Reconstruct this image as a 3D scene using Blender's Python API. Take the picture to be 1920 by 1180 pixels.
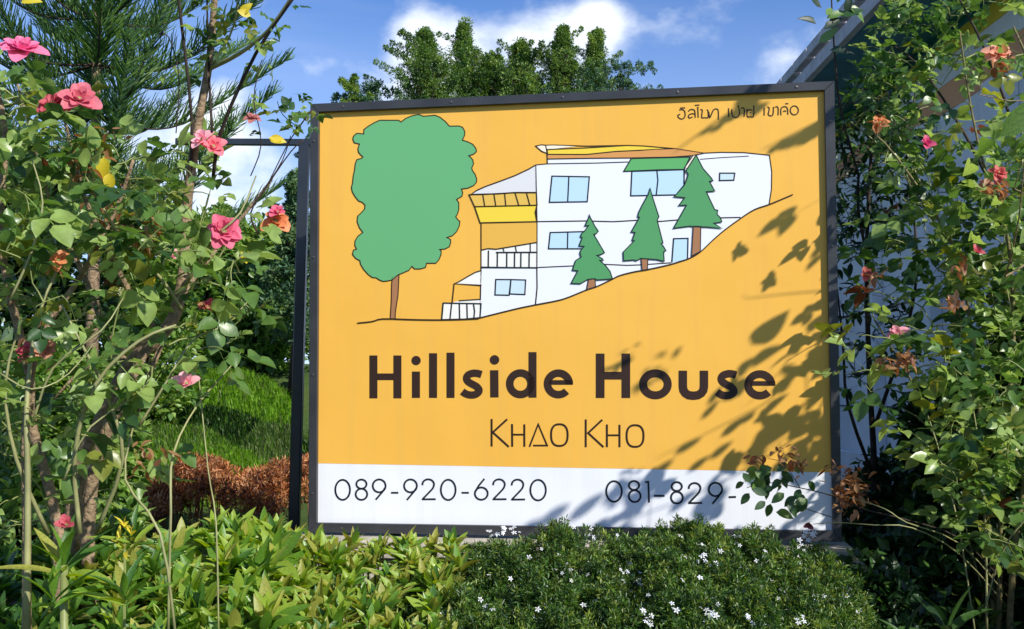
import bpy, bmesh, math, random
import numpy as np
from mathutils import Vector, Matrix, Euler, Quaternion, noise
from mathutils.bvhtree import BVHTree
from mathutils.geometry import tessellate_polygon

rng = np.random.default_rng(7)
random.seed(7)
sc = bpy.context.scene
COL = sc.collection
for o in list(bpy.data.objects):
    bpy.data.objects.remove(o)

# ------------------------------------------------------------------ camera
CAM = Vector((0, 0, 1.55)); PITCH = 0.076; F = 2000.0
cd = bpy.data.cameras.new('camera'); cam = bpy.data.objects.new('camera', cd); COL.objects.link(cam)
cd.sensor_width = 36; cd.lens = F/1920*36; cd.clip_start = 0.05; cd.clip_end = 3000
cam.location = CAM; cam.rotation_euler = (math.pi/2+PITCH, 0, 0)
sc.camera = cam

def raydir(x, y):
    u = (x-960)/F; v = (590-y)/F
    c, s = math.cos(PITCH), math.sin(PITCH)
    return Vector((u, c-v*s, s+v*c))
def P(x, y, Y):
    d = raydir(x, y)
    return CAM + d*(Y/d.y)

# ------------------------------------------------------------------ sun, sky
SUN = Vector((0.56, -0.62, 0.55)).normalized()          # direction towards the sun
sl = bpy.data.lights.new('sun', 'SUN'); sl.energy = 4.9; sl.angle = math.radians(0.8); sl.color = (1.0, 0.95, 0.86)
so = bpy.data.objects.new('sun', sl); COL.objects.link(so)
so.rotation_euler = SUN.to_track_quat('Z', 'Y').to_euler()
SUN_EL = math.asin(SUN.z); SUN_AZ = math.atan2(SUN.x, SUN.y)

world = bpy.data.worlds.new('World'); sc.world = world; world.use_nodes = True
nt = world.node_tree; nt.nodes.clear()
def N(nt, t, **kw):
    n = nt.nodes.new(t)
    for k, v in kw.items():
        if k.startswith('_'): n.inputs[k[1:].replace('_', ' ')].default_value = v
        else: setattr(n, k, v)
    return n
def L(nt, a, b): nt.links.new(a, b)
sky = N(nt, 'ShaderNodeTexSky', sky_type='NISHITA', sun_disc=False)
sky.sun_elevation = SUN_EL; sky.sun_rotation = SUN_AZ
sky.air_density = 1.0; sky.dust_density = 0.25; sky.ozone_density = 2.5; sky.altitude = 900
tc = N(nt, 'ShaderNodeTexCoord')
bg = N(nt, 'ShaderNodeBackground'); bg.inputs['Strength'].default_value = 0.135
out = N(nt, 'ShaderNodeOutputWorld')
# clouds: soft puffs standing low in the sky, and broken streaks everywhere else
mp = N(nt, 'ShaderNodeMapping'); mp.inputs['Scale'].default_value = (8, 8, 12)
L(nt, tc.outputs['Generated'], mp.inputs['Vector'])
n1 = N(nt, 'ShaderNodeTexNoise'); n1.inputs['Scale'].default_value = 1.6; n1.inputs['Detail'].default_value = 7; n1.inputs['Roughness'].default_value = .55
L(nt, mp.outputs[0], n1.inputs['Vector'])
def math_(op, a, b=None, c=None, clamp=False):
    n = N(nt, 'ShaderNodeMath', operation=op); n.use_clamp = clamp
    for i, v in enumerate((a, b, c)):
        if v is None: continue
        if hasattr(v, 'node'): L(nt, v, n.inputs[i])
        else: n.inputs[i].default_value = v
    return n.outputs[0]
puffs = [(765, 120, .034, .9), (790, 70, .030, .85), (840, 120, .034, .8), (990, 85, .034, .95), (1060, 95, .034, .9), (1125, 75, .028, .95), (1128, 30, .020, .9), (900, 150, .03, .5),
         (420, 235, .036, .75), (500, 430, .08, .6), (350, 300, .06, .75), (230, 230, .04, .65),
         (-600, 350, .16, .9), (-900, 120, .12, .8), (2300, 250, .15, .9), (2900, 420, .2, .9), (1500, 560, .2, .7)]
acc = None
for x, y, r, a in puffs:
    d = raydir(x, y).normalized()
    vm = N(nt, 'ShaderNodeVectorMath', operation='DISTANCE'); L(nt, tc.outputs['Generated'], vm.inputs[0]); vm.inputs[1].default_value = d
    t = math_('DIVIDE', vm.outputs['Value'], r)
    t = math_('MULTIPLY', t, t)
    t = math_('MULTIPLY', t, -1.0)
    g = math_('MULTIPLY', math_('EXPONENT', t), a)
    acc = g if acc is None else math_('ADD', acc, g)
acc = math_('MINIMUM', acc, 1.15)
lin = math_('ADD', math_('MULTIPLY', acc, .52), math_('MULTIPLY', math_('SUBTRACT', n1.outputs['Fac'], 0.5), 1.5))
mr = N(nt, 'ShaderNodeMapRange', interpolation_type='SMOOTHSTEP'); mr.inputs['From Min'].default_value = 0.08; mr.inputs['From Max'].default_value = 0.78
L(nt, lin, mr.inputs['Value'])
mp2 = N(nt, 'ShaderNodeMapping'); mp2.inputs['Scale'].default_value = (1.2, 1.2, 9); L(nt, tc.outputs['Generated'], mp2.inputs['Vector'])
n2 = N(nt, 'ShaderNodeTexNoise'); n2.inputs['Scale'].default_value = 1.8; n2.inputs['Detail'].default_value = 5; L(nt, mp2.outputs[0], n2.inputs['Vector'])
mr2 = N(nt, 'ShaderNodeMapRange', interpolation_type='SMOOTHSTEP'); mr2.inputs['From Min'].default_value = .42; mr2.inputs['From Max'].default_value = .8; mr2.inputs['To Max'].default_value = .16
L(nt, n2.outputs['Fac'], mr2.inputs['Value'])
cov = math_('MAXIMUM', mr.outputs[0], mr2.outputs[0])
# haze whitening towards the horizon
sep = N(nt, 'ShaderNodeSeparateXYZ'); L(nt, tc.outputs['Generated'], sep.inputs[0])
hz = N(nt, 'ShaderNodeMapRange'); hz.inputs['From Min'].default_value = .38; hz.inputs['From Max'].default_value = 0.0; hz.inputs['To Max'].default_value = .8
L(nt, sep.outputs['Z'], hz.inputs['Value'])
tint = N(nt, 'ShaderNodeMix', data_type='RGBA', blend_type='MULTIPLY'); tint.inputs[0].default_value = 1.0
L(nt, sky.outputs[0], tint.inputs[6]); tint.inputs[7].default_value = (.40, .66, 1.0, 1)
m0 = N(nt, 'ShaderNodeMix', data_type='RGBA'); L(nt, hz.outputs[0], m0.inputs[0]); L(nt, tint.outputs[2], m0.inputs[6]); m0.inputs[7].default_value = (4.6, 5.5, 7.2, 1)
m1 = N(nt, 'ShaderNodeMix', data_type='RGBA'); L(nt, cov, m1.inputs[0]); L(nt, m0.outputs[2], m1.inputs[6]); m1.inputs[7].default_value = (6.6, 7.0, 7.6, 1)
L(nt, m1.outputs[2], bg.inputs['Color']); L(nt, bg.outputs[0], out.inputs[0])

sc.view_settings.view_transform = 'Standard'; sc.view_settings.look = 'None'
sc.view_settings.gamma = 1; sc.view_settings.exposure = 0.34; sc.view_settings.use_curve_mapping = False
sc.cycles.max_bounces = 7; sc.cycles.transparent_max_bounces = 4

# ------------------------------------------------------------------ materials
def mat(name, col, rough=.6, spec=.5, metal=0, noise_amt=0, noise_scale=20, bump=0, bump_scale=60, trans=0, col2=None, coat=0, bump_dist=.02):
    m = bpy.data.materials.new(name); m.use_nodes = True
    t = m.node_tree; b = t.nodes['Principled BSDF']; o = t.nodes['Material Output']
    b.inputs['Base Color'].default_value = (*col, 1); b.inputs['Roughness'].default_value = rough
    b.inputs['Specular IOR Level'].default_value = spec; b.inputs['Metallic'].default_value = metal
    if coat: b.inputs['Coat Weight'].default_value = coat
    csock = None
    if noise_amt or col2:
        tcn = t.nodes.new('ShaderNodeTexCoord'); nz = t.nodes.new('ShaderNodeTexNoise')
        nz.inputs['Scale'].default_value = noise_scale; nz.inputs['Detail'].default_value = 6
        L(t, tcn.outputs['Object'], nz.inputs['Vector'])
        mx = t.nodes.new('ShaderNodeMix'); mx.data_type = 'RGBA'
        c2 = col2 if col2 else tuple(c*(1-noise_amt) for c in col)
        mx.inputs[6].default_value = (*col, 1); mx.inputs[7].default_value = (*c2, 1)
        r = t.nodes.new('ShaderNodeMapRange'); r.inputs['From Min'].default_value = .35; r.inputs['From Max'].default_value = .65
        L(t, nz.outputs['Fac'], r.inputs['Value']); L(t, r.outputs[0], mx.inputs[0])
        csock = mx.outputs[2]; L(t, csock, b.inputs['Base Color'])
    if bump:
        tcn = t.nodes.new('ShaderNodeTexCoord'); nz = t.nodes.new('ShaderNodeTexNoise'); nz.inputs['Scale'].default_value = bump_scale; nz.inputs['Detail'].default_value = 8
        L(t, tcn.outputs['Object'], nz.inputs['Vector'])
        bp = t.nodes.new('ShaderNodeBump'); bp.inputs['Strength'].default_value = bump; bp.inputs['Distance'].default_value = bump_dist
        L(t, nz.outputs['Fac'], bp.inputs['Height']); L(t, bp.outputs[0], b.inputs['Normal'])
    if trans:
        tr = t.nodes.new('ShaderNodeBsdfTranslucent')
        hs = t.nodes.new('ShaderNodeHueSaturation'); hs.inputs['Hue'].default_value = .485; hs.inputs['Saturation'].default_value = 1.15; hs.inputs['Value'].default_value = 1.5
        if csock: L(t, csock, hs.inputs['Color'])
        else: hs.inputs['Color'].default_value = (*col, 1)
        L(t, hs.outputs[0], tr.inputs['Color'])
        ms = t.nodes.new('ShaderNodeMixShader'); ms.inputs[0].default_value = trans
        L(t, b.outputs[0], ms.inputs[1]); L(t, tr.outputs[0], ms.inputs[2]); L(t, ms.outputs[0], o.inputs[0])
    return m
def leafmat(name, c, rough=.34, trans=.42, spec=.6, amt=.4, scale=25):
    return mat(name, c, rough, spec, trans=trans, noise_amt=amt, noise_scale=scale, bump=.5, bump_scale=90, bump_dist=.0012)

# ------------------------------------------------------------------ object helpers
def prop(o, label=None, cat=None, group=None, kind=None):
    if label: o['label'] = label
    if cat: o['category'] = cat
    if group: o['group'] = group
    if kind: o['kind'] = kind
    return o
def empty(name, loc=(0, 0, 0), label=None, cat=None, group=None):
    o = bpy.data.objects.new(name, None); o.empty_display_size = .1; o.location = loc; COL.objects.link(o)
    return prop(o, label, cat, group)
def link(name, me, parent=None, mw=None, kind=None, label=None):
    o = bpy.data.objects.new(name, me); COL.objects.link(o)
    if parent is not None:
        o.parent = parent
    if mw is not None: o.matrix_local = mw
    if kind: o['kind'] = kind
    if label: o['label'] = label
    return o
def mesh_np(name, V, Fc, mats, midx=None, smooth=False):
    me = bpy.data.meshes.new(name)
    V = np.asarray(V, dtype=np.float32); Fc = np.asarray(Fc, dtype=np.int32)
    k = Fc.shape[1]; n = len(Fc)
    me.vertices.add(len(V)); me.vertices.foreach_set('co', V.ravel())
    me.loops.add(n*k); me.loops.foreach_set('vertex_index', Fc.ravel())
    me.polygons.add(n); me.polygons.foreach_set('loop_start', np.arange(n, dtype=np.int32)*k)
    for m in mats: me.materials.append(m)
    if midx is not None: me.polygons.foreach_set('material_index', np.asarray(midx, dtype=np.int32))
    if smooth: me.polygons.foreach_set('use_smooth', np.ones(n, dtype=bool))
    me.update(calc_edges=True)
    return me
class MB:
    def __init__(s): s.v = []; s.f = []; s.m = []
    def add(s, vs, fs, mi=0):
        b = len(s.v); s.v += [tuple(v) for v in vs]; s.f += [tuple(i+b for i in f) for f in fs]; s.m += [mi]*len(fs); return s
    def box(s, x0, x1, y0, y1, z0, z1, mi=0):
        vs = [(x0,y0,z0),(x1,y0,z0),(x1,y1,z0),(x0,y1,z0),(x0,y0,z1),(x1,y0,z1),(x1,y1,z1),(x0,y1,z1)]
        return s.add(vs, [(0,3,2,1),(4,5,6,7),(0,1,5,4),(1,2,6,5),(2,3,7,6),(3,0,4,7)], mi)
    def tube(s, pts, rad, n=6, mi=0, cap=True):
        pts = [Vector(p) for p in pts]
        if not hasattr(rad, '__len__'): rad = [rad]*len(pts)
        b = len(s.v); up = Vector((.13, .21, 1)).normalized()
        for i, p in enumerate(pts):
            d = (pts[min(i+1, len(pts)-1)]-pts[max(i-1, 0)])
            if d.length < 1e-9: d = Vector((0, 0, 1))
            d.normalize()
            a = d.cross(up)
            if a.length < 1e-3: a = d.cross(Vector((1, 0, 0)))
            a.normalize(); c = d.cross(a)
            for k in range(n):
                t = 2*math.pi*k/n
                s.v.append(tuple(p+(a*math.cos(t)+c*math.sin(t))*rad[i]))
        for i in range(len(pts)-1):
            for k in range(n):
                k2 = (k+1) % n
                s.f.append((b+i*n+k, b+(i+1)*n+k, b+(i+1)*n+k2, b+i*n+k2)); s.m.append(mi)
        if cap:
            s.f.append(tuple(b+k for k in range(n))); s.m.append(mi)
            e = b+(len(pts)-1)*n
            s.f.append(tuple(e+k for k in reversed(range(n)))); s.m.append(mi)
        return s
    def mesh(s, name, mats, smooth=False, bevel=0):
        me = bpy.data.meshes.new(name); me.from_pydata(s.v, [], s.f)
        for m in (mats if isinstance(mats, (list, tuple)) else [mats]): me.materials.append(m)
        me.polygons.foreach_set('material_index', s.m)
        if bevel:
            bm = bmesh.new(); bm.from_mesh(me)
            bmesh.ops.bevel(bm, geom=bm.edges[:], offset=bevel, segments=1, affect='EDGES'); bm.to_mesh(me); bm.free()
        if smooth: me.polygons.foreach_set('use_smooth', [True]*len(me.polygons))
        me.update(); return me
    def build(s, name, mats, parent=None, smooth=False, bevel=0, kind=None, label=None, mw=None):
        return link(name, s.mesh(name, mats, smooth, bevel), parent, mw, kind, label)

# ------------------------------------------------------------------ terrain
def ss(a, b, t):
    t = min(1, max(0, (t-a)/(b-a))); return t*t*(3-2*t)
def ground_z(x, y):
    z = .30*ss(2.3, 2.7, y)
    left = 1-ss(-.2, 2.2, x)
    z += left*(float(np.interp(y, [4.6, 6.5, 7.3, 8.4, 9.4, 10.2, 11.2, 12.2, 14], [.3, .52, .62, .76, .96, 1.06, 1.34, 1.8, 1.9]))-.3) + (1-left)*.1*ss(4.6, 6, y)
    z += .8*ss(14, 40, y) + 10*ss(60, 600, y)
    z += .03*noise.noise(Vector((x*1.3, y*1.3, 0)))
    return z
M_soil = mat('soil', (.055, .035, .022), .95, .2, noise_amt=.5, noise_scale=9, bump=.8, bump_scale=30, col2=(.09, .06, .035))
M_turf = mat('turf', (.045, .085, .018), .9, .2, noise_scale=3, bump=.8, bump_scale=25, col2=(.07, .10, .025))
def terrain():
    xs = np.concatenate([np.linspace(-900, -30, 14), np.linspace(-20, 20, 81), np.linspace(30, 900, 14)])
    ys = np.concatenate([np.linspace(-600, -12, 8), np.linspace(-8, 24, 97), np.linspace(30, 1500, 24)])
    V = [(x, y, ground_z(x, y)) for y in ys for x in xs]
    nx = len(xs)
    Fc = [(j*nx+i, j*nx+i+1, (j+1)*nx+i+1, (j+1)*nx+i) for j in range(len(ys)-1) for i in range(nx-1)]
    mi = [0 if -5 < V[f[0]][0] < 9 and 2.2 < V[f[0]][1] < 6.2 else 1 for f in Fc]
    me = mesh_np('ground', V, Fc, [M_soil, M_turf], mi, True)
    o = link('ground', me); prop(o, 'sloping garden ground of dark soil and turf rising behind the sign', None, None, 'structure')
terrain()

# ------------------------------------------------------------------ the sign
YAW, LEAN = -0.1518, 0.0324
SW, SH = 2.4, 2.0114
R = Matrix.Rotation(YAW, 4, 'Z') @ Matrix.Rotation(LEAN, 4, 'X')
SC = Vector((0.2343, 4.8112, 0.374+1.55))
SM = Matrix.Translation(SC) @ R
sign = empty('sign_board', (0, 0, 0), 'large yellow guesthouse sign board in a dark grey metal frame above the hedge', 'sign')
sign.matrix_world = SM
SMi = SM.inverted()
FACE = 0.024                    # panel lies this far behind the frame's front
def S2(x, y, off=FACE):         # photo point -> sign local x, z on the plane local y = off
    o = SMi @ CAM; d = (SMi.to_3x3() @ raydir(x, y))
    t = (off-o.y)/d.y; p = o+d*t
    return p.x, p.z
def Sw(x, y):                   # world point on the sign face
    u, v = S2(x, y); return SM @ Vector((u, FACE, v))

M_frame = mat('frame_paint', (.040, .042, .048), .42, .5, noise_amt=.35, noise_scale=6, bump=.05, bump_scale=90)
M_orange = mat('orange_vinyl', (.83, .455, .075), .5, .3, noise_scale=1.2, col2=(.80, .43, .065))
M_white = mat('white_vinyl', (.80, .82, .86), .45, .35, noise_scale=1.5, col2=(.76, .78, .82))
def weather(m, amt, tone):
    t = m.node_tree; bs = t.nodes['Principled BSDF']; src = bs.inputs['Base Color'].links[0].from_socket
    tcn = t.nodes.new('ShaderNodeTexCoord'); mpn = t.nodes.new('ShaderNodeMapping'); mpn.inputs['Scale'].default_value = (16, 16, .9)
    L(t, tcn.outputs['Object'], mpn.inputs['Vector']); nz = t.nodes.new('ShaderNodeTexNoise'); nz.inputs['Scale'].default_value = 1.3; nz.inputs['Detail'].default_value = 8
    L(t, mpn.outputs[0], nz.inputs['Vector']); r = t.nodes.new('ShaderNodeMapRange'); r.inputs['From Min'].default_value = .48; r.inputs['From Max'].default_value = .78; r.inputs['To Max'].default_value = amt
    L(t, nz.outputs['Fac'], r.inputs['Value']); mx = t.nodes.new('ShaderNodeMix'); mx.data_type = 'RGBA'; L(t, r.outputs[0], mx.inputs[0]); L(t, src, mx.inputs[6]); mx.inputs[7].default_value = (*tone, 1)
    n2_ = t.nodes.new('ShaderNodeTexNoise'); n2_.inputs['Scale'].default_value = 260; n2_.inputs['Detail'].default_value = 3; L(t, tcn.outputs['Object'], n2_.inputs['Vector'])
    r2 = t.nodes.new('ShaderNodeMapRange'); r2.inputs['From Min'].default_value = .66; r2.inputs['From Max'].default_value = .74; r2.inputs['To Max'].default_value = amt*.8; L(t, n2_.outputs['Fac'], r2.inputs['Value'])
    m2 = t.nodes.new('ShaderNodeMix'); m2.data_type = 'RGBA'; L(t, r2.outputs[0], m2.inputs[0]); L(t, mx.outputs[2], m2.inputs[6]); m2.inputs[7].default_value = (*[c*.6 for c in tone], 1)
    L(t, m2.outputs[2], bs.inputs['Base Color'])
    n3 = t.nodes.new('ShaderNodeTexNoise'); n3.inputs['Scale'].default_value = 3.2; L(t, tcn.outputs['Object'], n3.inputs['Vector'])
    bp = t.nodes.new('ShaderNodeBump'); bp.inputs['Strength'].default_value = .35; bp.inputs['Distance'].default_value = .012; L(t, n3.outputs['Fac'], bp.inputs['Height']); L(t, bp.outputs[0], bs.inputs['Normal'])
weather(M_orange, .17, (.60, .36, .12)); weather(M_white, .20, (.55, .54, .50))
# panel
pl, pr_, pt, pb = -SW/2+.02, SW/2-.02, SH/2-.02, -SH/2+.02
_, z_l = S2(596, 869); _, z_r = S2(1559, 886)
pa = MB(); pa.add([(pl, FACE, z_l), (pr_, FACE, z_r), (pr_, FACE, pt), (pl, FACE, pt), (pl, FACE+.012, z_l), (pr_, FACE+.012, z_r), (pr_, FACE+.012, pt), (pl, FACE+.012, pt)],
                  [(0,1,2,3), (7,6,5,4), (0,4,5,1), (1,5,6,2), (2,6,7,3), (3,7,4,0)])
pa.build('orange_panel', M_orange, sign)
pa = MB(); pa.add([(pl, FACE, pb), (pr_, FACE, pb), (pr_, FACE, z_r-.0005), (pl, FACE, z_l-.0005), (pl, FACE+.012, pb), (pr_, FACE+.012, pb), (pr_, FACE+.012, z_r-.0005), (pl, FACE+.012, z_l-.0005)],
                  [(0,1,2,3), (7,6,5,4), (0,4,5,1), (1,5,6,2), (2,6,7,3), (3,7,4,0)])
pa.build('white_panel', M_white, sign)
# mitred frame members
def rail(name, quad, y0, y1):
    vs = [(x, y0, z) for x, z in quad]+[(x, y1, z) for x, z in quad]
    MB().add(vs, [(0,1,2,3), (7,6,5,4), (0,4,5,1), (1,5,6,2), (2,6,7,3), (3,7,4,0)]).build(name, M_frame, sign, bevel=.0015)
oc = [S2(581.5,195,0), S2(1564.5,152,0), S2(1579,1017,0), S2(578,998,0)]
ic = [S2(597,210,0), S2(1546,169,0), S2(1562,996,0), S2(593,981,0)]
g = .0006
rail('frame_rail', [oc[3], oc[2], ic[2], ic[3]], 0, .055)
rail('frame_rail', [ic[0], ic[1], oc[1], oc[0]], 0, .055)
rail('frame_stile', [(oc[3][0], oc[3][1]+g), (ic[3][0], ic[3][1]+g), (ic[0][0], ic[0][1]-g), (oc[0][0], oc[0][1]-g)], .0008, .0542)
rail('frame_stile', [(ic[2][0], ic[2][1]+g), (oc[2][0], oc[2][1]+g), (oc[1][0], oc[1][1]-g), (ic[1][0], ic[1][1]-g)], .0008, .0542)
MB().box(pl, pr_, .040, .046, pb, pt).build('back_sheet', mat('back_sheet', (.3, .3, .3), .6), sign)
for bx in (-.8, 0, .8):
    MB().box(bx-.02, bx+.02, .056, .09, -SH/2-.05, SH/2-.02).build('back_brace', M_frame, sign, bevel=.002)

# screw heads along the frame, and two welded seams
M_screw = mat('screw_steel', (.18, .17, .16), .4, .5, metal=.7, noise_amt=.4)
scw = MB().tube([(0, .0004, 0), (0, -.0022, 0), (0, -.003, 0)], [.006, .006, .003], 8).mesh('screw', M_screw)
def lerp2(a_, c_, t): return (a_[0]+(c_[0]-a_[0])*t, a_[1]+(c_[1]-a_[1])*t)
for e in range(4):
    o1, o2, i1, i2 = oc[e], oc[(e+1) % 4], ic[e], ic[(e+1) % 4]
    for t in ((.06, .28, .5, .72, .94) if e % 2 == 0 else (.08, .36, .64, .92)):
        a_, c_ = lerp2(o1, o2, t), lerp2(i1, i2, t); link('screw', scw, sign, Matrix.Translation(((a_[0]+c_[0])/2, .0, (a_[1]+c_[1])/2)))
# printed drawing: flat sheets just proud of the panel, each layer 0.5 mm above the last
ink = mat('ink_brown', (.030, .014, .008), .5, .3)
inkd = mat('ink_navy', (.012, .016, .024), .5, .3)
title_m = mat('title_brown', (.034, .017, .012), .45, .3)
pm = {k: mat('print_'+k, c, .5, .3) for k, c in dict(leaf=(.125, .40, .17), pine=(.085, .31, .12), trunk=(.36, .17, .08), wall=(.78, .80, .87), glass=(.48, .68, .86),
      glasspale=(.56, .70, .80), grey=(.68, .68, .70), slat=(.72, .46, .09), yellow=(.82, .60, .055), brownroof=(.64, .30, .09), cream=(.86, .78, .62), rail=(.82, .81, .76), awning=(.11, .40, .13), panelorange=(.74, .42, .07)).items()}
def LY(n): return FACE-.0006*n
def catmull(pts, closed=False, k=4):
    out = []; n = len(pts)
    rngi = range(n if closed else n-1)
    for i in rngi:
        g_ = (lambda j: pts[j % n]) if closed else (lambda j: pts[min(max(j, 0), n-1)])
        p0, p1, p2, p3 = g_(i-1), g_(i), g_(i+1), g_(i+2)
        for t in range(k):
            t /= k
            out.append(tuple(.5*((2*p1[a])+(-p0[a]+p2[a])*t+(2*p0[a]-5*p1[a]+4*p2[a]-p3[a])*t*t+(-p0[a]+3*p1[a]-3*p2[a]+p3[a])*t**3) for a in (0, 1)))
    if not closed: out.append(pts[-1])
    return out
class Print:
    def __init__(s): s.mb = MB()
    def fill(s, pts, layer=1, mi=0):
        q = [S2(*p, off=LY(layer)) for p in pts]
        tris = tessellate_polygon([[Vector((a, b, 0)) for a, b in q]])
        vs = [(a, LY(layer), b) for a, b in q]
        fs = []
        for t in tris:
            a, b, c = (q[i] for i in t)
            cr = (b[0]-a[0])*(c[1]-a[1])-(b[1]-a[1])*(c[0]-a[0])
            fs.append(tuple(t) if cr > 0 else tuple(reversed(t)))
        s.mb.add(vs, fs, mi); return s
    def stroke(s, pts, w, layer=2, mi=0, closed=False, smooth=0):
        if smooth: pts = catmull(pts, closed, smooth)
        n = len(pts); Lf = []; Rt = []
        for i, p in enumerate(pts):
            a = pts[i-1] if (i > 0 or closed) else None
            b = pts[(i+1) % n] if (i < n-1 or closed) else None
            def nrm(u, v):
                dx, dy = v[0]-u[0], v[1]-u[1]; l = math.hypot(dx, dy) or 1; return (-dy/l, dx/l)
            n1_ = nrm(a, p) if a else None; n2_ = nrm(p, b) if b else None
            if n1_ is None: m = n2_; k = 1
            elif n2_ is None: m = n1_; k = 1
            else:
                mx, my = n1_[0]+n2_[0], n1_[1]+n2_[1]; l = math.hypot(mx, my)
                if l < .2: m = n1_; k = 1
                else:
                    m = (mx/l, my/l); k = min(2.2, 1/max(.3, m[0]*n1_[0]+m[1]*n1_[1]))
            h = w/2*k
            Lf.append((p[0]+m[0]*h, p[1]+m[1]*h)); Rt.append((p[0]-m[0]*h, p[1]-m[1]*h))
        vs = [S2(*q, off=LY(layer)) for q in Lf+Rt]; vs = [(a, LY(layer), b) for a, b in vs]
        fs = []
        for i in range(n if closed else n-1):
            j = (i+1) % n; fs.append((i, j, n+j, n+i))
        s.mb.add(vs, fs, mi); return s
    def ell(s, cx, cy, rx, ry, w, a0=0, a1=360, layer=2, mi=0, n=40, pw=1):
        pts = []
        for i in range(n+1 if abs(a1-a0) < 360 else n):
            t = math.radians(a0+(a1-a0)*i/n)
            c, d = math.cos(t), math.sin(t)
            pts.append((cx+rx*math.copysign(abs(c)**pw, c), cy-ry*math.copysign(abs(d)**pw, d)))
        return s.stroke(pts, w, layer, mi, closed=abs(a1-a0) >= 360)
    def disc(s, cx, cy, r, layer=2, mi=0):
        return s.fill([(cx+r*math.cos(t*math.pi/14), cy-r*math.sin(t*math.pi/14)) for t in range(28)], layer, mi)
    def build(s, name, mats, parent=None): return s.mb.build(name, mats, parent)
def cv(x0, y0, k): return lambda pts: [(x0+x/k, y0+y/k) for x, y in pts]
c1 = cv(640, 190, 5.13); c2 = cv(640, 410, 5.13); c3 = cv(820, 250, 6.21); c4 = cv(1100, 250, 4.5375); c5 = cv(820, 400, 5.363); c6 = cv(1050, 390, 6.4)
LW = 1.9
crown = c1([(215,315),(150,308),(118,335),(110,365),(125,400),(175,412),(160,455),(165,490),(185,515),(208,537),(195,550),(150,562),(135,600),(128,660),(115,720),(108,790),(97,830),(105,870),(130,915),(165,958),(205,975),(228,1000),(225,1035),(190,1075),(158,1105),(152,1150)]) \
 + c2([(155,40),(175,90),(207,133),(160,170),(132,215),(130,260),(147,295),(118,303),(107,345),(140,385),(178,405),(185,440),(215,490),(260,540),(300,568),(335,570),(365,590),(400,605),(450,600),(490,590),(540,545),(600,520),(650,498),(680,460),(705,485),(760,485),(810,470),(820,430),(910,430),(940,395),(960,345),(960,310),(945,298),(1000,292),(1040,270),(1052,230),(1050,200),(1015,182),(1070,165),(1110,125),(1135,70),(1140,25)]) \
 + c1([(1130,1150),(1100,1112),(1118,1085),(1130,1040),(1130,975),(1108,945),(1160,915),(1168,880),(1155,845),(1220,835),(1275,810),(1300,780),(1302,745),(1285,700),(1260,665),(1255,640),(1272,605),(1265,565),(1245,540),(1225,525),(1275,508),(1300,485),(1295,455),(1265,415),(1215,390),(1165,375),(1185,330),(1188,290),(1165,250),(1130,238),(1040,240),(1000,195),(950,155),(900,135),(790,145),(745,127),(680,140),(620,165),(575,200),(550,183),(370,183),(320,205),(260,240),(218,272)])
tr = Print(); tp = c2([(490,560),(483,640),(480,800),(470,960),(518,965),(520,900),(545,740),(556,530)])
tr.fill(tp, 1, 1); tr.stroke(tp[:4], LW, 2, 2); tr.stroke(tp[4:], LW, 2, 2); tr.fill(crown, 2, 0); tr.stroke(crown, LW, 3, 2, closed=True)
tr.build('tree_drawing', [pm['leaf'], pm['trunk'], ink], sign)
hill = [(670,606),(698,603),(718,598),(776,599.5),(828,600),(891,598),(900,596),(932,588),(973,578),(1005,571.5),(1044,564),(1066,557.5),(1100,543.6),(1120,537),(1148,523.6),(1162.5,516.6),(1190.6,509.5),(1214,505.6),(1253,497),(1276.6,490),(1294,484),(1314,472),(1338,449.4),(1360,430.7),(1388.7,409.8),(1415,393),(1443.8,383),(1472.5,371),(1486.8,365)]
hp = Print(); hp.stroke(hill, 2.3, 6, 0, smooth=3); hp.build('hill_line', [ink], sign)
ho = Print()
house = [(900,597),(902,501.6),(1006.5,501.6),(1004.4,309.6),(1026,307.5),(1027,298.3),(1120,296.7),(1181.5,296.3),(1258.7,294.7),(1298,292),(1320,287.5),(1351,286),(1395,286.5),(1442.7,291.4),(1447,322.7),(1446.4,355.8),(1442,383.5)]+list(reversed(hill[6:25+1]))
# house body (0 wall, 1 ink)
ho.fill(house, 1, 0)
ho.stroke([(902,417),(902,501.6),(900,597)], 2.4, 2, 1); ho.stroke([(1004.4,309.6),(1006.8,415.9),(1006.5,501.6),(1007,540),(1004,571)], 2.6, 2, 1)
ho.stroke([(1026,307.5),(1120,306),(1178,304)], 2.0, 2, 1); ho.stroke([(1004.4,309.6),(1026,307.5)], 2.0, 2, 1)
ho.stroke([(903,418),(1006.8,415.9),(1097,414.6),(1150,416),(1193,413.5),(1238,415.5),(1267,413),(1353,408.7),(1388.7,408)], 2.4, 2, 1)
ho.stroke([(902,501),(1006,502.5),(1014,501.6),(1077,498.8),(1134,496),(1175,497.8),(1201,497),(1258,493)], 2.2, 2, 1)
ho.stroke([(1312.7,299),(1350,296),(1404,293)], 1.6, 2, 1)
ho.stroke([(1263,278.6),(1320,287.5),(1351,286),(1395,286.5),(1442.7,291.4),(1447,322.7),(1446.4,355.8),(1442,383.5)], 2.2, 2, 1)
hs_ = ho.build('house_drawing', [pm['wall'], ink], sign)
ro = Print()
tri = c3([(1145,150),(1210,135),(1262,140),(1278,235),(1215,210)]); ro.fill(tri, 2, 0); ro.stroke(tri, 2, 3, 3, closed=True)
ys_ = [(1026,280.5),(1100,277.5),(1177,272.7),(1206,273.8),(1263,278.6),(1199,282),(1155,284),(1100,289.7),(1027,289.5)]; ro.fill(ys_, 2, 1); ro.stroke(ys_, 1.8, 4, 3, closed=True)
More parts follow.
